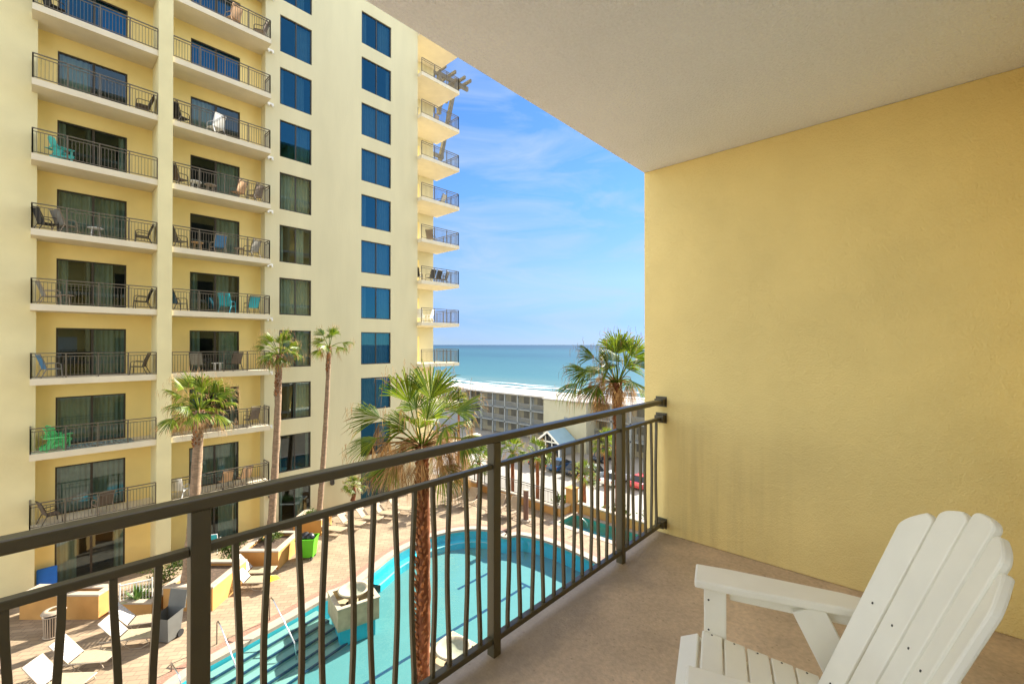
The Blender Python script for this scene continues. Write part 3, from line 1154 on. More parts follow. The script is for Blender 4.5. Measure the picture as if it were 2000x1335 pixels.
CUR = [[(0.02, .98)], [(0.02, .22), (.6, .98)], [(.02, .3), (.84, .98)], [(.02, .16), (.52, .8)], [(.5, .98)], [(.02, .45)], [(.02, .12), (.88, .98)]]
for n in LEVELS:
    z = FL(n)
    for ci, (a, b) in enumerate((LD, RD)):
        cm = 'curtain'
        cc = rng.choice(CUR)
        if n == 5:
            cm = 'curtain_blue'
            cc = [(.02, .98)] if ci else [(.62, .98)]
        if n == 6 and ci:
            cm, cc = 'curtain_blue', [(.02, .7)]
        glazed('sliding_door', a, b, z + .01, z + 2.17, YB + .05, cc, cm, gm='sky_tint_glass' if n in (5, 6) else 'dim_sky_glass' if n in (3, 4) else 'window_glass')
    glazed('window', WA[0], WA[1], z + .08, z + 2.27, YF + .06, rng.choice(CUR), mull=.03, gm='sky_tint_glass' if n > 3 else 'window_glass')
    glazed('window', WBc[0], WBc[1], z + .08, z + 2.27, YF + .06, rng.choice(CUR), mull=.03, gm='sky_tint_glass')
    if n > -3:
        MB().box(-.03, 4.098, YS, YB, z - .27, z).build('balcony_slab', 'slab_cream', tower, True)
        MB().box(4.662, 9.135, YS, YB, z - .27, z).build('balcony_slab', 'slab_cream', tower, True)
        railing_mesh([(.0, YF - .01), (.0, YS + .05), (4.08, YS + .05)], z).build('balcony_railing', 'rail_bronze', tower, True)
        railing_mesh([(4.68, YS + .05), (9.09, YS + .05), (9.09, YF - .01)], z).build('balcony_railing', 'rail_bronze', tower, True)
        # little twin spot under the slab corner
        wm = MB().box(9.20, 9.52, YF - .10, YF - .002, z - .22, z - .12)
        wm.tube([(9.27, YF - .08, z - .20), (9.24, YF - .12, z - .32)], .05, 8)
        wm.tube([(9.45, YF - .08, z - .20), (9.48, YF - .12, z - .32)], .05, 8)
        wm.build('wall_light', 'white_paint', tower, True)
    if n > -3:
        MB().box(19.642, 23.3, 27.25, 30.198, z - .26, z).build('end_balcony_slab', 'slab_cream', tower, True)
        railing_mesh([(19.66, 27.3), (23.25, 27.3), (23.25, 30.18)], z).build('end_balcony_railing', 'rail_bronze', tower, True)
        MB().box(21.2, 21.5, 30.17, 30.199, z, z + 2.1).build('end_wall_strip', 'tower_gold', tower, True)  # golden strip on the end wall, one per level

# timber bracket with trellis beams behind the end balconies
tb = MB()
for y in (31.0, 34.0):
    tb.bar((24.3, y, 16.2), (26.1, y, 24.1), .30, .30)
    tb.bar((22.9, y, 16.5), (24.6, y, 16.5), .26, .26)
    tb.bar((22.9, y, 23.75), (27.5, y, 23.75), .22, .36)
    tb.bar((24.2, y, 20.6), (25.4, y, 23.5), .20, .20)
    tb.box(24.0, 24.3, y - .16, y + .16, 20.2, 24.4)
for x in (24.2, 25.3, 26.4, 27.1):
    tb.bar((x, 30.1, 24.06), (x, 35.0, 24.06), .16, .26)
tb.build('timber_bracket', 'timber_grey', tower, True)
# wall lamp on the lower facade
wl2 = MB()
wl2.lathe([(0.0, .2), (.12, .16), (.14, -.08), (.10, -.16), (0, -.18)], (13.05, YF - .16, -8.75), 12)
wl2.box(12.98, 13.12, YF - .06, YF - .002, -8.85, -8.62)
wl2.build('facade_lamp', 'frame_brown', tower, True)
# black drain fixtures low on the corner
dr = MB()
for z in (-8.3, -8.75):
    dr.lathe([(0, .09), (.09, .06), (.09, -.06), (0, -.09)], (9.4, YF - .09, z), 10)
dr.build('pipe_fixture', 'frame_brown', tower, True)


# ------------------------------------------------------------------ furniture on the tower balconies
def sling_chair(name, label, m, frame, loc, rz, high=1.0):
    t = thing(name, label, 'chair', loc, rz, 'chairs on the tower balconies')
    fr = MB()
    for s in (-.28, .28):
        fr.tube([(s, .28, 0), (s, .24, .58), (s, .16, .63), (s, -.22, .60)], .018, 6)
        fr.tube([(s, -.38, 0), (s, -.20, .40), (s, -.25, .62), (s, -.40, 1.0 * high)], .018, 6)
        fr.tube([(s, .25, .38), (s, -.21, .36)], .018, 6)
    fr.tube([(-.28, -.40, 1.0 * high), (.28, -.40, 1.0 * high)], .018, 6)
    fr.tube([(-.28, .25, .38), (.28, .25, .38)], .018, 6)
    fr.build('frame', frame, t)
    MB().prism([(-.26, .25), (-.26, -.20), (.26, -.20), (.26, .25)][::-1], .37, .385).build('seat', m, t)
    mb = MB().box(-.26, .26, -.008, .008, 0, .62 * high)
    mb.xf(Matrix.Translation((0, -.20, .38)) @ Matrix.Rotation(R(18), 4, 'X'))
    mb.build('backrest', m, t)
    return t


def side_table(name, label, m, loc, r=.27, h=.46):
    t = thing(name, label, 'table', loc, 0, 'tables on the tower balconies')
    MB().lathe([(0, 0), (r, 0), (r, -.03), (0, -.03)], (0, 0, h), 18).build('table_top', m, t)
    for k in range(4):
        a = math.pi / 4 + k * math.pi / 2
        MB().tube([(r * .75 * math.cos(a), r * .75 * math.sin(a), 0), (r * .6 * math.cos(a), r * .6 * math.sin(a), h - .03)], .015, 6).build('leg', m, t)
    return t


LV = {6: 'ninth', 5: 'eighth', 4: 'seventh', 3: 'sixth', 2: 'fifth', 1: 'fourth', 0: 'third', -1: 'second', -2: 'first'}
YC = 27.55
def bal(n, stack, what, where):
    if n == -3:
        return f"{what} on the ground patio, {stack} stack, {where}"
    return f"{what} on {LV[n]} balcony up, {stack} stack, {where}"


L_, R_ = 'left', 'pillar-side right'
chairs = [
    (5, 'left', .62, 27.5, -70, 'sling_black', 'frame_brown', 'black sling chair', 'by the left end'),
    (4, 'left', 3.62, 27.45, 80, 'sling_brown', 'frame_brown', 'brown reclining sling chair', 'beside the pillar'),
    (2, 'left', .45, 27.6, -70, 'sling_black', 'frame_brown', 'dark sling chair', 'against the left side wall'),
    (2, 'left', 1.0, 27.5, -60, 'sling_grey', 'tan_metal', 'pale grey sling chair', 'in front of the door'),
    (2, 'left', 3.62, 27.5, 80, 'sling_grey', 'frame_brown', 'grey sling chair', 'beside the pillar'),
    (1, 'left', .55, 27.45, -80, 'sling_grey', 'tan_metal', 'grey sling chair', 'at the left end'),
    (1, 'left', 3.6, 27.5, 75, 'sling_black', 'frame_brown', 'black sling chair', 'beside the pillar'),
    (0, 'left', .58, 27.45, -75, 'sling_blue', 'sling_grey', 'blue sling lounge chair', 'at the left end'),
    (0, 'left', 3.5, 27.5, 70, 'sling_brown', 'frame_brown', 'brown sling chair', 'beside the pillar'),
    (-2, 'left', .62, 27.5, -75, 'sling_brown', 'frame_brown', 'brown sling chair', 'at the shaded left end'),
    (-2, 'left', 2.25, 27.5, 20, 'sling_brown', 'tan_metal', 'tan framed armchair', 'before the glass door'),
    (6, 'right', 7.35, 27.4, 20, 'sling_peach', 'sling_peach', 'peach sling chair', 'in front of the door'),
    (6, 'right', 8.7, 27.4, 60, 'sling_brown', 'frame_brown', 'brown sling chair', 'at the far right end'),
    (4, 'right', 5.05, 27.4, -60, 'sling_black', 'frame_brown', 'black sling chair', 'beside the pillar'),
    (4, 'right', 6.55, 27.3, 20, 'white_paint', 'white_paint', 'white chair', 'in front of the door'),
    (3, 'right', 5.0, 27.4, -60, 'sling_brown', 'frame_brown', 'brown sling chair', 'beside the pillar'),
    (3, 'right', 7.6, 27.4, 30, 'sling_peach', 'sling_brown', 'peach and brown sling chair', 'by the door edge'),
    (3, 'right', 8.45, 27.4, 30, 'sling_brown', 'frame_brown', 'brown sling chair', 'at the right end'),
    (2, 'right', 5.0, 27.4, -70, 'sling_grey', 'frame_brown', 'dark grey reclining chair', 'beside the pillar'),
    (2, 'right', 6.75, 27.6, 10, 'sling_blue', 'tan_metal', 'light blue chair', 'in front of the door'),
    (2, 'right', 8.3, 27.4, 30, 'sling_grey', 'frame_brown', 'grey sling chair', 'at the right end'),
    (1, 'right', 5.0, 27.4, -70, 'sling_blue', 'frame_brown', 'blue reclining chair', 'beside the pillar'),
    (1, 'right', 7.15, 27.4, -40, 'sling_teal', 'sling_teal', 'bright blue low chair', 'in front of the door'),
    (1, 'right', 8.35, 27.5, 10, 'sling_teal', 'frame_brown', 'teal sling chair with dark frame', 'at the right end'),
    (0, 'right', 5.9, 27.6, -30, 'sling_grey', 'frame_brown', 'grey sling chair', 'left of the white table'),
    (0, 'right', 7.5, 27.6, 20, 'sling_brown', 'frame_brown', 'brown sling chair', 'right of the white table'),
    (-1, 'right', 8.35, 27.5, 20, 'sling_brown', 'frame_brown', 'tall brown sling chair', 'at the right end'),
    (-2, 'right', 5.1, 27.35, -40, 'white_paint', 'white_paint', 'white folding chair', 'beside the pillar'),
    (-2, 'right', 7.05, 27.35, 10, 'sling_peach', 'frame_brown', 'tan sling chair', 'in front of the door'),
    (-2, 'right', 7.95, 27.35, 15, 'sling_peach', 'frame_brown', 'tan sling chair', 'by the right end'),
    (-3, 'right', 6.5, 27.2, -30, 'sling_teal', 'white_paint', 'turquoise patio chair', 'in front of the door'),
]
for n, stack, x, y, rz, m, fm, what, where in chairs:
    sling_chair('patio_chair', bal(n, stack, what, where), m, fm, (x, y, FL(n)), R(rz), 1.1 if 'tall' in what else 1.0)
for n, stack, x, m, what, where in [
    (2, 'left', 1.95, 'white_paint', 'small white round table', 'outside the door'),
    (1, 'left', 1.0, 'tan_metal', 'small tan round table', 'beside the left chair'),
    (0, 'right', 6.7, 'white_paint', 'white round table', 'between two chairs'),
    (2, 'right', 5.8, 'table_wood', 'wooden round table', 'near the pillar'),
    (2, 'right', 7.7, 'tan_metal', 'small tan round table', 'left of the grey chair'),
    (3, 'right', 5.7, 'white_paint', 'white round table', 'near the pillar'),
    (3, 'right', 6.35, 'cap_stone', 'cream round table', 'in front of the door'),
]:
    side_table('round_table', bal(n, stack, what, where), m, (x, 27.4, FL(n)))
g = 'chairs on the tower balconies'
adirondack('adirondack_chair', 'turquoise adirondack chair on sixth balcony up, left stack, at the left end', 'chair', 'teal_paint', (.75, 27.55, FL(3)), R(-70), g, False)
for x, y, rz, w in ((.62, 27.3, -85, 'at the outer railing'), (.75, 27.95, -60, 'closest to the glass door')):
    adirondack('adirondack_chair', 'bright green adirondack chair on second balcony up, left stack, ' + w, 'chair', 'green_paint', (x, y, FL(-1)), R(rz), g, False)
tag(MB().box(1.0, 3.3, 27.05, 28.2, FL(-1) + .004, FL(-1) + .016).build('rug', 'rug'), 'grey striped outdoor rug on the second left balcony floor', 'rug')
tb_ = MB().box(-.32, .32, -.05, .05, 0, .95)
tb_.xf(Matrix.Translation((.52, 27.9, FL(-3) + .1)) @ Matrix.Rotation(R(-15), 4, 'X'))
tag(tb_.build('bodyboard', 'royal_blue', bevel=.04), 'royal blue board leaning on the ground patio wall beside the door', 'board')

END = [(2, 19.95, 28.2, -60, 'sling_black', 'black chair', 'by the main wall'), (2, 21.0, 28.0, 10, 'sling_black', 'black chair', 'left of the middle'),
       (2, 21.6, 28.0, 10, 'sling_black', 'black chair', 'in the middle'), (2, 22.3, 28.0, 30, 'sling_black', 'black chair', 'nearest the outer corner'),
       (3, 21.2, 28.2, -60, 'sling_brown', 'brown chair', 'alone by the railing'), (4, 22.3, 28.4, 20, 'sling_grey', 'grey chair', 'near the corner'),
       (1, 20.1, 28.2, -40, 'white_paint', 'white chair', 'by the main wall'), (1, 21.0, 28.2, 30, 'white_paint', 'white chair', 'beside another white chair'),
       (6, 21.7, 28.6, 20, 'sling_brown', 'brown chair', 'by the timber strut'), (6, 20.1, 28.9, -30, 'sling_brown', 'brown chair', 'by the main wall')]
for n, x, y, rz, m, what, where in END:
    sling_chair('patio_chair', f"{what} on {LV[n]} balcony up, tower end, {where}", m, 'frame_brown' if m != 'white_paint' else m, (x, y, FL(n)), R(rz))


# ------------------------------------------------------------------ palms
def fan(mb, P, d, nrm, Rr, n, spread, droop, r, thin=1.0, ragged=0.0, tips=None):
    """one fan blade: many folded leaflets round the point P, pointing along d"""
    d = d.normalized()
    side = d.cross(nrm).normalized()
    nrm = side.cross(d).normalized()
    for i in range(n):
        u = (i + .5) / n * 2 - 1
        a = u * spread / 2 + r.uniform(-.035, .035)
        L = Rr * (.70 + .30 * math.cos(a * .8)) * r.uniform(.82 - ragged, 1.10)
        if ragged:
            a += r.uniform(-.2, .2)
        dd = d * math.cos(a) + side * math.sin(a)
        cup = nrm * (-abs(u) ** 1.5 * .28)
        dd = (dd + cup).normalized()
        sd = dd.cross(nrm).normalized()
        w = Rr * spread / n * .34 * thin
        g = droop * r.uniform(.4, 1.5)
        p0 = P
        p1 = P + dd * L * .45
        p2 = P + dd * L * .75 + Vector((0, 0, -1)) * g * L * .10
        p3 = P + dd * L * (1.0 - .15 * g) + Vector((0, 0, -1)) * g * L * .38
        f = nrm * w * .55
        vs = [p0, p1 - sd * w * .75, p1 + f, p1 + sd * w * .75, p2 - sd * w * .55, p2 + f * .6, p2 + sd * w * .55, p3]
        if tips is not None and r.random() < .42:
            mb.add(vs[:7], [(0, 2, 1), (0, 3, 2), (1, 2, 5, 4), (2, 3, 6, 5)])
            q = p3 + Vector((r.uniform(-.05, .05), r.uniform(-.05, .05), -r.uniform(.02, .20) * L))
            tips.add([vs[4], vs[5], vs[6], p3 - sd * w * .12, p3 + sd * w * .12, q], [(0, 1, 4, 3), (1, 2, 4), (3, 4, 5)])
        else:
            mb.add(vs, [(0, 2, 1), (0, 3, 2), (1, 2, 5, 4), (2, 3, 6, 5), (4, 5, 7), (5, 6, 7)])


def petiole(mb, a, b, sag, w0, w1):
    m_ = (a + b) / 2 + Vector((0, 0, sag))
    mb.tube([a, (a + m_) / 2 + Vector((0, 0, sag * .25)), m_, (b + m_) / 2 + Vector((0, 0, sag * .25)), b], [w0, w0 * .8, w0 * .6, w1 * 1.1, w1], 5)


def palm(name, label, base, top, r0, r1, Rr, leaves, dead, seed, boots=True, group='fan palms by the pool', nleaf=30, trunk_m='palm_trunk', boot_len=1.6, extra=None, pet=(.55, .95), hang=(.5, 1.0), hung=()):
    r = random.Random(seed)
    base, top = Vector(base), Vector(top)
    t = thing(name, label, 'palm tree', base, 0, group)
    tr = MB()
    H = (top - base).length
    npt = max(16, int(H / .22))
    pts, rad = [], []
    for i in range(npt + 1):
        u = i / npt
        bow = Vector((math.sin(u * math.pi) * .12 * r.uniform(.9, 1.1), 0, 0))
        pts.append(base.lerp(top, u) + bow * .6 - base)
        fl = .30 * math.exp(-u * 14)
        rad.append((r0 + (r1 - r0) * u) * (1 + fl) * r.uniform(.93, 1.07))
    tr.tube(pts, rad, 14)
    tr.build('trunk', trunk_m, t, smooth=True)
    if boots:
        bt = MB()
        nb_ = int(boot_len / .022)
        for i in range(nb_):
            u = 1 - (i / nb_) * boot_len / H
            c = base.lerp(top, u) - base
            a = i * 2.4 + r.uniform(-.3, .3)
            o = Vector((math.cos(a), math.sin(a), 0))
            rr = r0 + (r1 - r0) * u
            s = Vector((-o.y, o.x, 0))
            L = r.uniform(.07, .15)
            p = c + o * rr * .8
            q = c + o * (rr + L * .22) + Vector((0, 0, L * .8))
            w = .045
            bt.add([p - s * w, p + s * w, p + s * w * .8 + Vector((0, 0, -.08)), p - s * w * .8 + Vector((0, 0, -.08)), q - s * w * .5, q + s * w * .5, q + s * w * .4 + Vector((0, 0, -.04)), q - s * w * .4 + Vector((0, 0, -.04))],
                   [(0, 1, 5, 4), (2, 3, 7, 6), (1, 2, 6, 5), (3, 0, 4, 7), (4, 5, 6, 7)])
        bt.build('leaf_bases', 'palm_boot', t)
    cr, dd = MB(), MB()
    C0 = top - base
    fans = []
    if extra:
        fans += extra
    for i in range(leaves):
        az = i * 2.39996 + r.uniform(-.3, .3)
        el = R(80 - 105 * (i + .5) / leaves + r.uniform(-8, 8))
        fans.append((Vector((math.cos(az) * math.cos(el), math.sin(az) * math.cos(el), math.sin(el))), r.uniform(*pet), Rr * r.uniform(.85, 1.1), None))
    for d, pl_, rr, nv in fans:
        d = d.normalized()
        a = C0 + Vector((d.x, d.y, 0)) * r1 * .6
        b = C0 + d * pl_ + Vector((0, 0, .12 * pl_))
        petiole(cr, a, b, .10 * pl_ * (1 - abs(d.z)), .03, .016)
        tip = (d + Vector((0, 0, -.30 * (1 - abs(d.z))))).normalized()
        if nv is None:
            up = Vector((0, 0, 1)) - tip * tip.z
            if up.length < .2:
                up = Vector((r.uniform(-1, 1), r.uniform(-1, 1), .2))
            up = (up.normalized() + Vector((r.uniform(-.6, .6), r.uniform(-.6, .6), r.uniform(-.2, .2)))).normalized()
        else:
            up = nv
        fan(cr, b, tip, up, rr, nleaf, R(r.uniform(105, 155)), r.uniform(.35, 1.35), r, tips=dd)
        # ragged dry threads at the leaf tips
        for k in range(9):
            q = b + (tip + Vector((r.uniform(-.5, .5), r.uniform(-.5, .5), r.uniform(-.3, .3)))).normalized() * rr * r.uniform(.75, .95)
            dd.tube([q, q + Vector((r.uniform(-.04, .04), r.uniform(-.04, .04), -.10)), q + Vector((r.uniform(-.06, .06), r.uniform(-.06, .06), -.28 * rr))], [.006, .005, .002], 3)
    cr.build('crown', 'palm_green', t)
    for i in range(dead):
        az = r.uniform(0, 2 * math.pi) if dead > 3 else i * 2.1
        o = Vector((math.cos(az), math.sin(az), 0))
        L = r.uniform(*hang)
        a = C0 - Vector((0, 0, -.08 + .30 * r.random()))
        b = a + o * (L * .60 + r1) + Vector((0, 0, r.uniform(-.30, .18) * L))
        petiole(dd, a, b, .12, .022, .014)
        tip = (o * r.uniform(.1, .5) + Vector((0, 0, -1))).normalized()
        fan(dd, b, tip, (o + Vector((r.uniform(-.8, .8), r.uniform(-.8, .8), 0))).normalized(), Rr * r.uniform(.75, 1.1), nleaf + 8, R(r.uniform(35, 80)), .25, r, .62, .35)
    for off, L in hung:
        b = C0 + off
        petiole(dd, C0 - Vector((0, 0, .05)), b, .12, .022, .014)
        o = Vector((off.x, off.y, 0)).normalized()
        for q in range(2):
            tip = (o * r.uniform(.0, .35) + Vector((r.uniform(-.15, .15), r.uniform(-.15, .15), -1))).normalized()
            fan(dd, b, tip, (o + Vector((r.uniform(-1, 1), r.uniform(-1, 1), 0))).normalized(), L * r.uniform(.85, 1.1), nleaf, R(r.uniform(30, 62)), .2, r, .55, .35)
    dd.build('dead_fronds', 'palm_dead', t)
    return t


cA, sA = math.cos(R(42.7)), math.sin(R(42.7))
VD, VR, VU = Vector((cA, sA, 0)), Vector((sA, -cA, 0)), Vector((0, 0, 1))
def vdir(r_, u_, d_=0.0):
    return VR * r_ + VU * u_ + VD * d_
toward = -VD
big = [(vdir(-.28, .95, -.15), 1.10, 1.25, (toward + VU * .1)),
       (vdir(.20, .95, -.05), 1.15, 1.32, (toward + VR * .5)),
       (vdir(.95, .80, .1), 1.15, 1.15, (toward * .35 + VU - VR * .8)),
       (vdir(.05, .75, -.75), .65, .98, (toward + VU * .35)),
       (vdir(-.98, .55, -.1), 1.25, 1.05, (toward * .6 + VU * .8)),
       (vdir(-1.0, .12, -.3), 1.15, 1.00, (toward * .4 + VU)),
       (vdir(1.0, .10, -.2), 1.10, 1.05, (toward * .4 + VU)),
       (vdir(.75, -.75, -.35), .85, .95, (toward * .9 + VU * .4)),
       (vdir(.55, .85, .5), 1.0, 1.05, (toward + VU * .2)),
       (vdir(-.30, .8, .6), 1.0, 1.0, (toward + VU * .2))]
palm('fan_palm', 'big fan palm with shaggy red brown trunk growing closest to the near balcony', (7.0, 9.75, DECK), (7.14, 9.88, -2.70), .21, .17, 1.0, 5, 38, 11, boot_len=6.8, extra=big, nleaf=36, hang=(.9, 1.7),
     hung=[(vdir(-1.3, .02, -.1), 1.5), (vdir(-1.05, -.05, .2), 1.5), (vdir(-.8, .25, -.3), 1.3), (vdir(.95, .38, .1), 1.25), (vdir(1.15, .0, -.2), 1.3), (vdir(.55, .15, -.4), 1.2),
           (vdir(-.45, .18, -.4), 1.3), (vdir(.6, .5, .3), 1.2), (vdir(-1.2, .55, .1), .8), (vdir(-.6, .95, .1), .7), (vdir(1.3, .55, 0), .7)])
rp = [(vdir(-.05, .98, -.1), .9, 1.2, (toward + VR * .2)), (vdir(-.75, .7, 0), 1.1, 1.0, (toward * .4 + VU * .3 + VR * .6)),
      (vdir(-.95, .25, -.3), 1.25, 1.05, (toward * .7 + VU * .7)), (vdir(-1, -.12, -.2), 1.5, 1.05, (toward * .4 + VU)),
      (vdir(.5, .85, -.2), .95, 1.05, (toward + VU * .2)), (vdir(.15, .55, -.8), .8, 1.0, (toward + VU * .4)), (vdir(-.45, .5, -.7), .9, 1.0, (toward + VU * .5))]
palm('fan_palm', 'fan palm standing half hidden behind the near golden side wall', (14.4, 7.95, DECK), (14.3, 8.05, -1.35), .19, .16, 1.12, 11, 22, 23, boot_len=3.2, extra=rp, nleaf=34, hang=(.7, 1.4),
     hung=[(vdir(-.95, .1, -.1), 1.1), (vdir(-1.35, -.15, -.1), .9), (vdir(-.6, .35, -.3), 1.0), (vdir(-.35, .1, -.4), 1.1), (vdir(.4, .2, -.3), 1.0)])
palm('fan_palm', 'slender fan palm with feathery crown before the left window column', (8.46, 25.0, DECK), (8.93, 25.0, -.50), .19, .15, .80, 16, 9, 31, boot_len=2.2, nleaf=22, trunk_m='palm_trunk_smooth', pet=(.4, .75), hang=(.4, .7))
palm('fan_palm', 'thinnest tall fan palm with small sparse crown against the blank facade', (11.2, 25.5, DECK), (11.85, 25.5, -.15), .16, .11, .78, 10, 5, 41, boot_len=1.4, nleaf=20, trunk_m='palm_trunk_smooth', pet=(.45, .8), hang=(.4, .8))
palm('fan_palm', 'bushy fan palm with pale trunk in front of the tower pillar', (4.36, 22.5, DECK), (4.86, 22.5, -2.75), .22, .18, .95, 20, 14, 53, boot_len=1.5, nleaf=26, trunk_m='palm_trunk_smooth', pet=(.6, 1.15), hang=(.6, 1.1))
# palms beyond the deck edge
for i, (x, y, zt, zb, RR, lab) in enumerate([
    (21.4, 23.0, -8.3, DECK, .85, 'short fan palm on the deck before the low deck wall'),
    (26.0, 24.0, -8.6, STREET, .95, 'yellowing fan palm beyond the low deck wall'),
    (29.5, 24.3, -9.5, STREET, .95, 'pale green fan palm in front of the gabled entrance'),
    (30.5, 20.2, -10.6, STREET, .8, 'small fan palm at the edge of the parking lot'),
    (40.0, 47.0, -8.0, STREET, 1.5, 'dark fan palm in front of the motel walkways'),
    (36.0, 21.5, -9.4, STREET, 1.0, 'fan palm with thin brown trunk among the parked cars'),
]):
    palm('fan_palm', lab, (x, y, zb), (x + .15, y + .1, zt), .17, .14, RR, 16, 6, 60 + i, boots=False, nleaf=18, group='fan palms beyond the deck', pet=(.5, .9))
palm('fan_palm', 'knee high young fan palm against the tower foot', (13.9, 26.6, DECK + .9), (13.92, 26.55, -9.0), .13, .11, .55, 14, 2, 77, boots=False, nleaf=18, pet=(.25, .5), hang=(.2, .35))


# ------------------------------------------------------------------ planters on the deck
E1, E2 = Vector((.68, -.733, 0)), Vector((.733, .68, 0))
AZ1 = math.atan2(-.733, .68)


def planter(name, label, corner, l, w, h, cap=.07, soil=True, rot=AZ1):
    """corner = front right corner; l runs to the left along -E1, w runs back along E2"""
    t = thing(name, label, 'planter', (*corner, DECK), rot, 'stucco planters on the pool deck')
    MB().box(-l, 0, 0, .2, 0, h).box(-l, 0, w - .2, w, 0, h).box(-l, -l + .2, .2, w - .2, 0, h).box(-.2, 0, .2, w - .2, 0, h).build('wall', 'planter_stucco', t)
    c = MB()
    o = .03
    c.box(-l - o, o, -o, .24, h, h + cap).box(-l - o, o, w - .24, w + o, h, h + cap).box(-l - o, -l + .24, .24, w - .24, h, h + cap).box(-.24, o, .24, w - .24, h, h + cap)
    c.build('coping', 'cap_stone', t, bevel=.012)
    if soil:
        MB().box(-l + .2, -.2, .2, w - .2, .05, h - .12).build('soil', 'soil', t)
    return t


planter('planter', 'long orange stucco planter with a tan coping at far left of the deck', (1.85, 23.85), 3.1, .75, .92)
planter('planter', 'low orange stucco planter holding a spiky green plant', (3.3, 22.55), 1.35, 1.0, .5)
planter('planter', 'tall orange stucco planter around the base of the bushy palm', (5.05, 21.2), 2.0, 2.3, .92)
planter('planter', 'orange stucco planter beside the pair of white backed loungers and green bin', (8.1, 22.75), 1.9, 2.3, .85)
planter('planter', 'farthest orange stucco planter in front of the tower windows', (11.2, 25.05), 1.6, 1.5, .85)


def spiky(name, label, loc, rad, n, seed, m='agave_green', cat='plant', h=.6):
    r = random.Random(seed)
    t = thing(name, label, cat, loc)
    mb = MB()
    for i in range(n):
        az = r.uniform(0, 2 * math.pi)
        el = R(r.uniform(18, 85))
        d = Vector((math.cos(az) * math.cos(el), math.sin(az) * math.cos(el), math.sin(el)))
        L = rad * r.uniform(.7, 1.1)
        s = Vector((-math.sin(az), math.cos(az), 0)) * L * .05
        p1 = d * L * .5
        p2 = d * L + Vector((0, 0, -.12 * L * r.random()))
        mb.add([-s * .6, s * .6, p1 + s, p1 - s, p2], [(0, 1, 2, 3), (3, 2, 4)])
    mb.build('leaves', m, t)
    return t


def bush(name, label, loc, size, n, seed, m='shrub_green', cat='shrub', leaf=.07):
    r = random.Random(seed)
    t = thing(name, label, cat, loc)
    mb, stem = MB(), MB()
    for i in range(7):
        a = r.uniform(0, 6.28)
        stem.tube([(0, 0, 0), (size[0] * .3 * math.cos(a), size[1] * .3 * math.sin(a), size[2] * .8)], [.02, .006], 5)
    clumps = [Vector((r.gauss(0, .38) * size[0], r.gauss(0, .38) * size[1], size[2] * r.uniform(.25, .95))) for _ in range(16)]
    for i in range(n):
        c = r.choice(clumps) + Vector((r.gauss(0, .14), r.gauss(0, .14), r.gauss(0, .12)))
        d = Vector((r.uniform(-1, 1), r.uniform(-1, 1), r.uniform(-.2, 1))).normalized()
        s = d.cross(Vector((r.uniform(-1, 1), r.uniform(-1, 1), r.uniform(-1, 1)))).normalized() * leaf * .4
        L = leaf * r.uniform(.8, 1.8)
        mb.add([c, c + d * L * .5 + s, c + d * L, c + d * L * .5 - s], [(0, 1, 2, 3)])
    mb.build('foliage', m, t)
    stem.build('stem', 'wood_brown', t)
    return t


spiky('agave', 'spiky bright green plant in the low orange planter', (2.95, 23.4, DECK + .38), .8, 70, 1)
spiky('agave', 'yellow green spiky plant behind the planter beside the bushy palm', (6.1, 24.2, DECK + .02), .95, 80, 2)
bush('shrub', 'dark green shrub beside the patio gate', (4.2, 25.4, DECK + .02), (.8, .5, .8), 900, 3)
bush('shrub', 'green shrub between the two rows of planters', (6.9, 25.6, DECK + .02), (.8, .5, .8), 900, 4)
bush('shrub', 'small leafy shrub in the planter near the green bin', (8.5, 24.6, DECK + .73), (.5, .4, .45), 500, 5)
bush('shrub', 'yellow green shrub in the farthest planter', (11.0, 25.9, DECK + .73), (.5, .4, .4), 500, 6)
for i, (x, y, s, lab) in enumerate([(25.4, 14.4, 1.0, 'bright yellow green shrub behind the spa wall'), (25.6, 12.0, 1.1, 'dark green hedge bush behind the right end of the spa wall'),
                                   (25.3, 18.4, .8, 'low shrub beyond the deck fence'), (31.5, 26.0, 1.2, 'green shrub beside the parked blue car')]):
    bush('shrub', lab, (x, y, STREET if x > 26 else DECK - 1.0), (s, s, 1.5 * s), 1500, 90 + i, leaf=.11)


# ------------------------------------------------------------------ loungers and deck things
def lounger(label, loc, rz, m, mb_, angle, group):
    t = thing('sun_lounger', label, 'sun lounger', loc, rz, group)
    fr = MB()
    for s in (-.31, .31):
        fr.tube([(s, -.62, .34), (s, 1.0, .34)], .02, 6)
        fr.tube([(s, .85, .34), (s * 1.02, .95, .15), (s * 1.0, .70, .012), (s, .35, .012), (s, .18, .15), (s, .30, .34)], .016, 6)
        fr.tube([(s, -.50, .34), (s, -.58, .15), (s, -.35, .012), (s, 0, .012), (s, .10, .15), (s, 0, .34)], .016, 6)
        ca, sa = math.cos(R(angle)), math.sin(R(angle))
        fr.tube([(s, -.10, .35), (s, -.10 - .85 * ca, .35 + .85 * sa)], .02, 6)
    fr.tube([(-.31, 1.0, .34), (.31, 1.0, .34)], .02, 6)
    fr.tube([(-.31, -.10 - .85 * ca, .35 + .85 * sa), (.31, -.10 - .85 * ca, .35 + .85 * sa)], .02, 6)
    fr.build('frame', 'cap_stone', t, smooth=True)
    st_ = MB()
    for k in range(15):
        y = -.06 + k * .072
        st_.box(-.30, .30, y, y + .058, .358, .366)
    st_.build('seat', m, t)
    bk = MB()
    for k in range(11):
        y = .03 + k * .075
        bk.box(-.30, .30, y, y + .062, .006, .014)
    bk.xf(Matrix.Translation((0, -.10, .355)) @ Matrix.Rotation(math.pi, 4, 'Z') @ Matrix.Rotation(R(angle), 4, 'X'))
    bk.build('backrest', mb_, t)
    return t


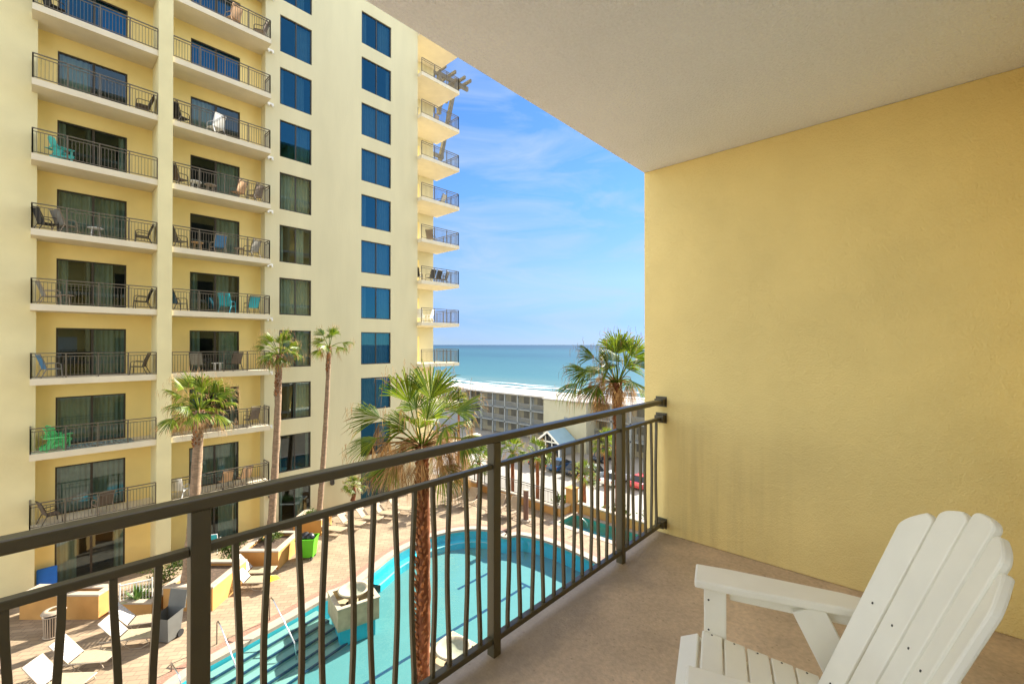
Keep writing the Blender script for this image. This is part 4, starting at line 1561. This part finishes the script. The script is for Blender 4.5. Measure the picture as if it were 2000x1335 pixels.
# heading: local +y (the foot) points along azimuth a -> rz = a - 90
def az2rz(a):
    return R(a - 90)


l0 = lounger('cream strap lounger with white back on the sunlit deck, nearest to the grey bin', (2.35, 21.15, DECK), az2rz(-38), 'strap', 'strap_white', 48, 'strap loungers left of the pool')
dup(l0, (2.72, 22.0, DECK), az2rz(-30), 'cream strap lounger with half shaded back beside the low orange planter')
dup(l0, (.55, 19.9, DECK), az2rz(-45), 'cream strap lounger cut off at the lower left of the deck')
dup(l0, (1.15, 20.75, DECK), az2rz(-40), 'low reclined strap lounger second from the lower left of the deck')
dup(l0, (7.0, 22.9, DECK), az2rz(-42), 'strap lounger with white slatted back pushed against the orange planter')
dup(l0, (6.65, 22.05, DECK), az2rz(-42), 'strap lounger with a yellow towel on its foot')
l1 = lounger('peach lounger nearest to the green bin in the row below the tower', (11.6, 25.0, DECK), az2rz(-62), 'strap_peach', 'strap_peach', 50, 'peach loungers in a row below the tower')
for x, y, lab in ((12.75, 24.95, 'second peach lounger from the green bin in the row below the tower'), (13.9, 24.9, 'middle peach lounger in the row below the tower'),
                  (15.0, 24.85, 'fourth peach lounger from the green bin in the row below the tower'), (16.1, 24.8, 'peach lounger farthest from the green bin in the row below the tower')):
    dup(l1, (x, y, DECK), az2rz(-62), lab)
for i, (x, y, lab) in enumerate(((19.6, 23.6, 'tan lounger farthest left by the low deck wall'), (20.1, 22.4, 'tan lounger second from left by the low deck wall'),
                                 (20.5, 20.2, 'tan lounger just left of the round brown post'), (20.7, 19.1, 'tan lounger closest to the round brown post'))):
    o = dup(l1, (x, y, DECK), az2rz(-165), lab)
    o['group'] = 'tan loungers along the low deck wall'
# towel on a lounger foot
tw = MB()
n_ = 7
vs, fs = [], []
r = random.Random(5)
for j in range(n_):
    for i in range(n_):
        u, v = i / (n_ - 1) - .5, j / (n_ - 1) - .5
        rr = math.hypot(u, v)
        vs.append((u * .55, v * .5, .16 * max(0, 1 - 2 * rr) + r.uniform(0, .03)))
for j in range(n_ - 1):
    for i in range(n_ - 1):
        fs.append((j * n_ + i, j * n_ + i + 1, (j + 1) * n_ + i + 1, (j + 1) * n_ + i))
tw.add(vs, fs)
o = tw.build('towel', 'yellow_towel', smooth=True)
o.location = (7.32, 21.32, DECK + .368)
tag(o, 'bright yellow towel bundled on the foot of a strap lounger', 'towel')

# green wheeled bin with bags
t = thing('wheeled_bin', 'lime green wheeled bin heaped with black bags near the orange planters', 'bin', (9.55, 22.95, DECK), R(-42))
mb = MB()
b0, b1 = (-.36, .36, -.28, .28), (-.45, .45, -.36, .36)
for (x0, x1, y0, y1), (X0, X1, Y0, Y1) in ((b0, b1),):
    mb.add([(x0, y0, .14), (x1, y0, .14), (x1, y1, .14), (x0, y1, .14), (X0, Y0, 1.05), (X1, Y0, 1.05), (X1, Y1, 1.05), (X0, Y1, 1.05)],
           [(3, 2, 1, 0), (0, 1, 5, 4), (1, 2, 6, 5), (2, 3, 7, 6), (3, 0, 4, 7)])
mb.build('body', 'bin_green', t)
mb = MB().box(-.48, .48, -.39, -.34, 1.01, 1.07).box(-.48, .48, .34, .39, 1.01, 1.07).box(-.48, -.43, -.34, .34, 1.01, 1.07).box(.43, .48, -.34, .34, 1.01, 1.07)
mb.build('rim', 'bin_green', t, bevel=.01)
mb = MB()
r = random.Random(3)
for k in range(5):
    c = Vector((r.uniform(-.22, .22), r.uniform(-.15, .15), 1.05))
    rr = r.uniform(.18, .26)
    mb.lathe([(0, rr), (rr * .55, rr * .8), (rr * .9, rr * .4), (rr, 0), (rr * .8, -rr * .6)], c, 10)
mb.build('bag', 'bag_black', t, smooth=True)
for x in (-.3, .3):
    MB().tube([(x - .03, -.26, .10), (x + .03, -.26, .10)], .10, 14).build('wheel', 'rubber', t)
    MB().tube([(x - .03, .24, .07), (x + .03, .24, .07)], .07, 14).build('wheel', 'rubber', t)

# grey wheeled cart with open lid
t = thing('refuse_cart', 'grey wheeled refuse cart with its lid flipped up on the left deck', 'bin', (3.45, 20.35, DECK), R(-55))
mb = MB().add([(-.26, -.24, .08), (.26, -.24, .08), (.26, .26, .08), (-.26, .26, .08), (-.33, -.33, .95), (.33, -.33, .95), (.33, .33, 1.02), (-.33, .33, 1.02)],
              [(3, 2, 1, 0), (0, 1, 5, 4), (1, 2, 6, 5), (2, 3, 7, 6), (3, 0, 4, 7)])
mb.build('body', 'bin_grey', t)
MB().box(-.25, .25, -.2, .2, .10, .55).build('contents', 'bag_black', t)
mb = MB().box(-.35, .35, -.02, .02, 0, .62)
mb.xf(Matrix.Translation((0, .36, 1.0)) @ Matrix.Rotation(R(-10), 4, 'X'))
mb.build('lid', 'bin_grey', t, bevel=.01)
MB().tube([(-.30, .36, .98), (-.30, .44, .98), (.30, .44, .98), (.30, .36, .98)], .016, 6).build('handle', 'bin_grey', t)
for x in (-.27, .27):
    MB().tube([(x - .03, .25, .13), (x + .03, .25, .13)], .13, 16).build('wheel', 'rubber', t)

# slatted tan litter bin
t = thing('litter_bin', 'tan slatted round litter bin in front of the far left planter', 'bin', (.62, 23.75, DECK))
mb = MB()
for k in range(26):
    a = 2 * math.pi * k / 26
    mb.bar((.26 * math.cos(a), .26 * math.sin(a), .04), (.29 * math.cos(a), .29 * math.sin(a), .82), .035, .012, up=(math.cos(a), math.sin(a), 0))
mb.build('slats', 'tan_metal', t)
mb = MB()
for z, rr in ((.05, .275), (.80, .30), (.90, .33)):
    mb.tube([(rr * math.cos(2 * math.pi * k / 24), rr * math.sin(2 * math.pi * k / 24), z) for k in range(25)], .022, 6, cap=False)
mb.build('hoops', 'tan_metal', t, smooth=True)
MB().lathe([(.0, .05), (.22, .05), (.25, .76), (.23, .76), (.0, .5)], n=20).build('liner', 'rubber', t)
MB().lathe([(.33, .90), (.30, .97), (.16, .99), (.15, .97)], n=24).build('lid', 'tan_metal', t, smooth=True)

# patio gate beside the left planter
t = thing('patio_gate', 'white slatted metal gate between the far left planter and the patio', 'gate', (2.45, 23.6, DECK), AZ1 + R(30))
mb = MB().box(-.02, .02, -.02, .02, 0, 1.25).box(1.0, 1.04, -.02, .02, 0, 1.25)
mb.box(.02, 1.0, -.015, .015, 1.15, 1.19).box(.02, 1.0, -.015, .015, .12, .16)
mb.build('frame', 'white_paint', t)
mb = MB()
for k in range(9):
    x = .12 + k * .1
    mb.box(x - .008, x + .008, -.008, .008, .16, 1.15)
mb.build('bars', 'white_paint', t)


# pool fountains
def fountain(label, loc, rz):
    t = thing('fountain', label, 'fountain', loc, rz, 'stone bowl fountains on the pool edge')
    mb = MB()
    a, w, h = .80, .13, .62
    mb.box(-a, a, -a, -a + w, -.2, h).box(-a, a, a - w, a, -.2, h).box(-a, -a + w, -a + w, a - w, -.2, h).box(a - w, a, -a + w, a - w, -.2, h)
    mb.box(-a + w, a - w, -a + w, a - w, -.2, .30)
    MB().box(-a + .12, a - .12, -a + .12, a - .12, -.87, -.2).build('plinth', 'pool_wall', t)  # dark teal carries the shade under water below the base
    mb.build('base', 'fountain_stone', t)
    c = MB().box(-a - .03, a + .03, -a - .03, -a + w + .02, h, h + .06).box(-a - .03, a + .03, a - w - .02, a + .03, h, h + .06)
    c.box(-a - .03, -a + w + .02, -a + w + .02, a - w - .02, h, h + .06).box(a - w - .02, a + .03, -a + w + .02, a - w - .02, h, h + .06)
    c.build('rim', 'fountain_bowl', t, bevel=.01)
    MB().lathe([(0, .55), (.18, .55), (.20, .30), (.30, .30)], n=20).build('pedestal', 'fountain_stone', t)
    MB().lathe([(.18, .55), (.42, .68), (.56, .84), (.60, .84), (.60, .89), (.52, .89), (.45, .80), (.2, .70), (0, .68)], n=32).build('bowl', 'fountain_bowl', t, smooth=True)
    MB().lathe([(0, .83), (.47, .83)], n=28).build('water', 'pool_water', t)
    return t


fountain('stone bowl fountain on the far pool edge beside the entry steps', (8.95, 17.05, DECK), R(-12))
fountain('stone bowl fountain on the near pool edge behind the balcony railing', (9.45, 11.35, DECK), R(6))

# hand rails
def pool_rail(label, pts):
    t = tag(MB().tube(pts, .024, 8).build('pool_handrail', 'steel', smooth=True), label, 'handrail', 'steel handrails at the pool steps')
    return t


pool_rail('steel handrail sloping into the pool nearest to the fountain', [(6.4, 18.85, DECK), (6.4, 18.85, DECK + .85), (6.41, 18.72, DECK + .93), (6.43, 18.5, DECK + .88), (6.6, 16.95, DECK - .1), (6.62, 16.7, DECK - .9)])
pool_rail('steel handrail sloping into the pool at the left end of the steps', [(4.6, 18.75, DECK), (4.6, 18.75, DECK + .80), (4.6, 18.62, DECK + .88), (4.62, 18.4, DECK + .82), (4.75, 17.0, DECK - .1), (4.78, 16.8, DECK - .9)])
pool_rail('low bent steel grab rail at the far left pool corner', [(3.2, 18.3, DECK), (3.2, 18.3, DECK + .30), (3.16, 18.0, DECK + .42), (3.2, 17.3, DECK + .42), (3.22, 17.1, DECK + .25), (3.24, 17.05, DECK - .5)])
pool_rail('small steel rail at the steps of the spa', [(21.6, 14.6, DECK), (21.6, 14.6, DECK + .7), (21.75, 14.6, DECK + .78), (22.3, 14.55, DECK + .3), (22.4, 14.5, DECK - .5)])

# low deck wall, its fence, pillar and spa wall
def low_wall(label, boxes, h=.55):
    t = thing('low_wall', label, 'wall', (boxes[0][0], boxes[0][2], DECK))
    w, c = MB(), MB()
    for x0, x1, y0, y1 in boxes:
        w.box(x0, x1, y0, y1, DECK - .1, DECK + h)
        c.box(x0 - .04, x1 + .04, y0 - .04, y1 + .04, DECK + h, DECK + h + .08)
    w.build('wall', 'planter_stucco', t, True)
    c.build('coping', 'cap_stone', t, True, bevel=.01)
    return t


low_wall('low tan wall with pale coping along the far deck edge', [(22.55, 22.85, 16.95, 27.0)], .48)
low_wall('low tan wall with pale coping behind the spa', [(23.92, 24.2, 6.0, 16.3)], .55)
low_wall('short tan wall return between the deck fence and the square pillar', [(22.6, 23.6, 16.66, 16.9)], .5)
t = thing('pillar', 'square tan stucco pillar at the corner of the spa', 'pillar', (23.9, 16.75, DECK))
MB().box(-.28, .28, -.28, .28, -.1, 1.45).build('shaft', 'planter_stucco', t)
MB().box(-.33, .33, -.33, .33, 1.45, 1.55).build('cap', 'planter_stucco', t, bevel=.01)
t = thing('deck_fence', 'dark slim picket fence on the low wall at the deck edge', 'fence', (22.7, 17.0, DECK))
railing_mesh([(22.7, 17.0), (22.7, 27.0)], DECK + .56, .95, pitch=.12).build('fence_panel', 'frame_brown', t, True)
# round brown post
t = thing('round_post', 'round brown post with pale cap standing beyond the pool', 'post', (20.6, 17.85, DECK))
MB().lathe([(.0, .0), (.16, 0), (.155, 1.9), (0, 1.9)], n=18).build('shaft', 'wood_brown', t, smooth=False)
MB().lathe([(0, 1.96), (.12, 1.96), (.18, 1.94), (.18, 1.9), (0, 1.9)], n=18).build('cap', 'cap_stone', t)
MB().lathe([(.30, 0), (.30, .10), (.17, .14), (.17, .0)], n=18).build('footing', 'cap_stone', t)

# ------------------------------------------------------------------ motel, entrance gable and cars
XM = 59.0
motel = thing('motel', 'long three storey motel with open walkways and white flat roof by the sea', 'building', (XM + 4, 45, STREET))
MB().box(XM + 1.6, XM + 4.8, 15, 72, STREET, -9.0).build('wall', 'motel_wall', motel, True)
MB().box(XM - .3, XM + 5.0, 14.5, 66.5, -9.0, -8.78).build('roof', 'roof_white', motel, True)
MB().box(XM - .5, XM + 5.2, 66.5, 75, -9.2, -8.7).build('roof', 'roof_white', motel, True)
for k in (1, 2):
    z = STREET + 2.55 * k
    MB().box(XM, XM + 1.6, 15, 66, z - .22, z).build('walkway_slab', 'motel_grey', motel, True)
    mb = MB()
    mb.box(XM + .02, XM + .07, 15, 66, z + .98, z + 1.04)
    mb.box(XM + .02, XM + .07, 15, 66, z + .1, z + .15)
    for q in range(320):
        y = 15.1 + q * .16
        mb.box(XM + .03, XM + .06, y, y + .05, z + .15, z + .98)
    mb.build('walkway_railing', 'motel_rail', motel, True)
for q in range(17):
    y = 15.2 + q * 3.15
    if y > 66:
        break
    MB().box(XM, XM + .28, y, y + .28, STREET, -9.01).build('column', 'motel_grey', motel, True)
for k in range(3):
    z = STREET + 2.55 * k
    for q in range(17):
        y = 16.0 + q * 3.15
        if y > 65:
            break
        if rng.random() < .5:
            MB().box(XM + 1.57, XM + 1.599, y, y + .9, z, z + 2.0).build('door', 'motel_grey', motel, True)
        MB().box(XM + 1.57, XM + 1.599, y + 1.1, y + 2.3, z + .8, z + 2.0).build('window', 'motel_window', motel, True)
st_ = MB().box(XM - 2.2, XM + 1.5, 37.2, 45.4, STREET, -8.85)
st_.build('stair_tower', 'motel_tower', motel, True)
MB().box(XM - 2.4, XM + 1.7, 37.0, 45.6, -8.85, -8.68).build('stair_tower_roof', 'roof_white', motel, True)
MB().box(XM - 2.23, XM - 2.2, 40.6, 41.3, -12.2, -11.3).build('emblem', 'motel_rail', motel, True)
MB().box(XM - 1, XM + 4.7, 66.6, 74.5, STREET, -9.22).build('end_block', 'motel_grey', motel, True)

gb = thing('gabled_entrance', 'white trimmed gabled entrance with blue metal roof before the motel', 'building', (53, 41, STREET))
gy, hw_ = 41.1, 1.9
ap, ev = -13.0, -14.5
x0, x1 = 52.6, 58.6
mb = MB()
for sgn in (-1, 1):
    a, b = (gy, ap), (gy + sgn * (hw_ + .5), ev - .3)
    mb.add([(x0 - .3, a[0], a[1]), (x1 - 2, a[0], a[1]), (x1 - 2, b[0], b[1]), (x0 - .3, b[0], b[1]), (x0 - .3, a[0], a[1] + .12), (x1 - 2, a[0], a[1] + .12), (x1 - 2, b[0], b[1] + .12), (x0 - .3, b[0], b[1] + .12)],
           [(0, 1, 2, 3), (7, 6, 5, 4), (0, 3, 7, 4), (1, 5, 6, 2), (2, 6, 7, 3)])
mb.build('roof', 'roof_blue', gb, True)
mb = MB()
for sgn in (-1, 1):
    mb.bar((x0 - .34, gy, ap + .02), (x0 - .34, gy + sgn * (hw_ + .55), ev - .32), .06, .28)
mb.build('bargeboard', 'white_paint', gb, True)
mb = MB()
for sgn in (-1, 1):
    mb.box(x0, x0 + .2, gy + sgn * hw_ - .1, gy + sgn * hw_ + .1, STREET, ev)
    mb.box(x0, x0 + .12, gy + sgn * .6 - .06, gy + sgn * .6 + .06, STREET, ev + .9)
mb.box(x0, x0 + .15, gy - hw_, gy + hw_, ev - .1, ev + .1)
mb.build('frame', 'white_paint', gb, True)
MB().add([(x0 + .25, gy - hw_, STREET), (x0 + .25, gy + hw_, STREET), (x0 + .25, gy + hw_, ev), (x0 + .25, gy, ap - .1), (x0 + .25, gy - hw_, ev)], [(4, 3, 2, 1, 0)]).build('glazing', 'glass_dark', gb, True)
MB().box(x0 + .3, x1 - 2.1, gy - hw_, gy + hw_, STREET, ev - .05).build('wall', 'motel_grey', gb, True)


def car(label, loc, rz, m, suv=False):
    t = thing('parked_car', label, 'car', loc, rz, 'cars parked in the motel lot')
    L, W = 4.5, 1.8
    H = .35 if suv else 0
    prof = [(-2.2, .32), (-2.25, .62), (-2.15, .90), (-1.2, .95), (-.1, 1.0), (1.15, .93), (2.0, .78), (2.22, .60), (2.2, .32)]
    def loft(prof, w0, w1, z_mid):
        mb = MB()
        n = len(prof)
        vs = []
        for y, z in prof:
            k = 1 if z < z_mid else .94
            vs += [(-w0 / 2 * k, y, z), (w0 / 2 * k, y, z)]
        fs = [tuple(2 * i for i in range(n)), tuple(2 * i + 1 for i in reversed(range(n)))]
        fs += [(2 * i, 2 * i + 1, 2 * ((i + 1) % n) + 1, 2 * ((i + 1) % n)) for i in range(n)]
        return mb.add(vs, [tuple(reversed(f)) for f in fs])
    loft(prof, W, W, .8).build('body', m, t, bevel=.06)
    cab = [(-2.0 if suv else -1.75, .93), (-1.75 if suv else -1.15, 1.40 + H), (.25, 1.42 + H), (.95, .95)]
    def cabin(cab, w, wt, pad):
        mb = MB()
        vs = []
        for y, z in cab:
            ww = w if z < 1.1 else wt
            vs += [(-ww / 2, y, z), (ww / 2, y, z)]
        n = len(cab)
        fs = [tuple(2 * i for i in range(n)), tuple(2 * i + 1 for i in reversed(range(n)))]
        fs += [(2 * i, 2 * i + 1, 2 * ((i + 1) % n) + 1, 2 * ((i + 1) % n)) for i in range(n)]
        return mb.add(vs, [tuple(reversed(f)) for f in fs])
    cabin(cab, 1.66, 1.34, 0).build('windows', 'glass_dark', t)
    z = 1.42 + H
    MB().box(-.64, .64, -1.72 if suv else -1.1, .2, z - .03, z + .03).build('roof', m, t, bevel=.02)
    for x in (-.78, .78):
        for y in (-1.4, 1.38):
            w = MB().tube([(x - .11, y, .33), (x + .11, y, .33)], .33, 18).build('wheel', 'rubber', t)
            MB().tube([(x - .115, y, .33), (x + .115, y, .33)], .19, 12).build('rim', 'steel', w)
        MB().box(x - .12, x + .06, -2.27, -2.15, .66, .82).build('tail_light', 'lamp_red', t)
        MB().box(x - .10, x + .08, 2.08, 2.2, .60, .72).build('headlight', 'white_paint', t)
    return t


row = [(47.8, 38.2, 'car_dark', 'black car farthest left in the row before the motel', True), (47.8, 35.2, 'car_blue', 'dark blue car second from left in the row before the motel', False),
       (47.7, 32.4, 'car_dark', 'black car left of the silver car before the motel', False), (47.2, 29.7, 'car_silver', 'silver car in the row before the motel', True),
       (47.4, 26.9, 'car_white', 'white car right of the silver one before the motel', False), (48.6, 23.9, 'car_red', 'red car near the golden wall edge', False),
       (55.5, 33.5, 'car_dark', 'black car parked close under the motel walkway', True)]
for x, y, m, lab, suv in row:
    car(lab, (x, y, STREET), R(-90), m, suv)
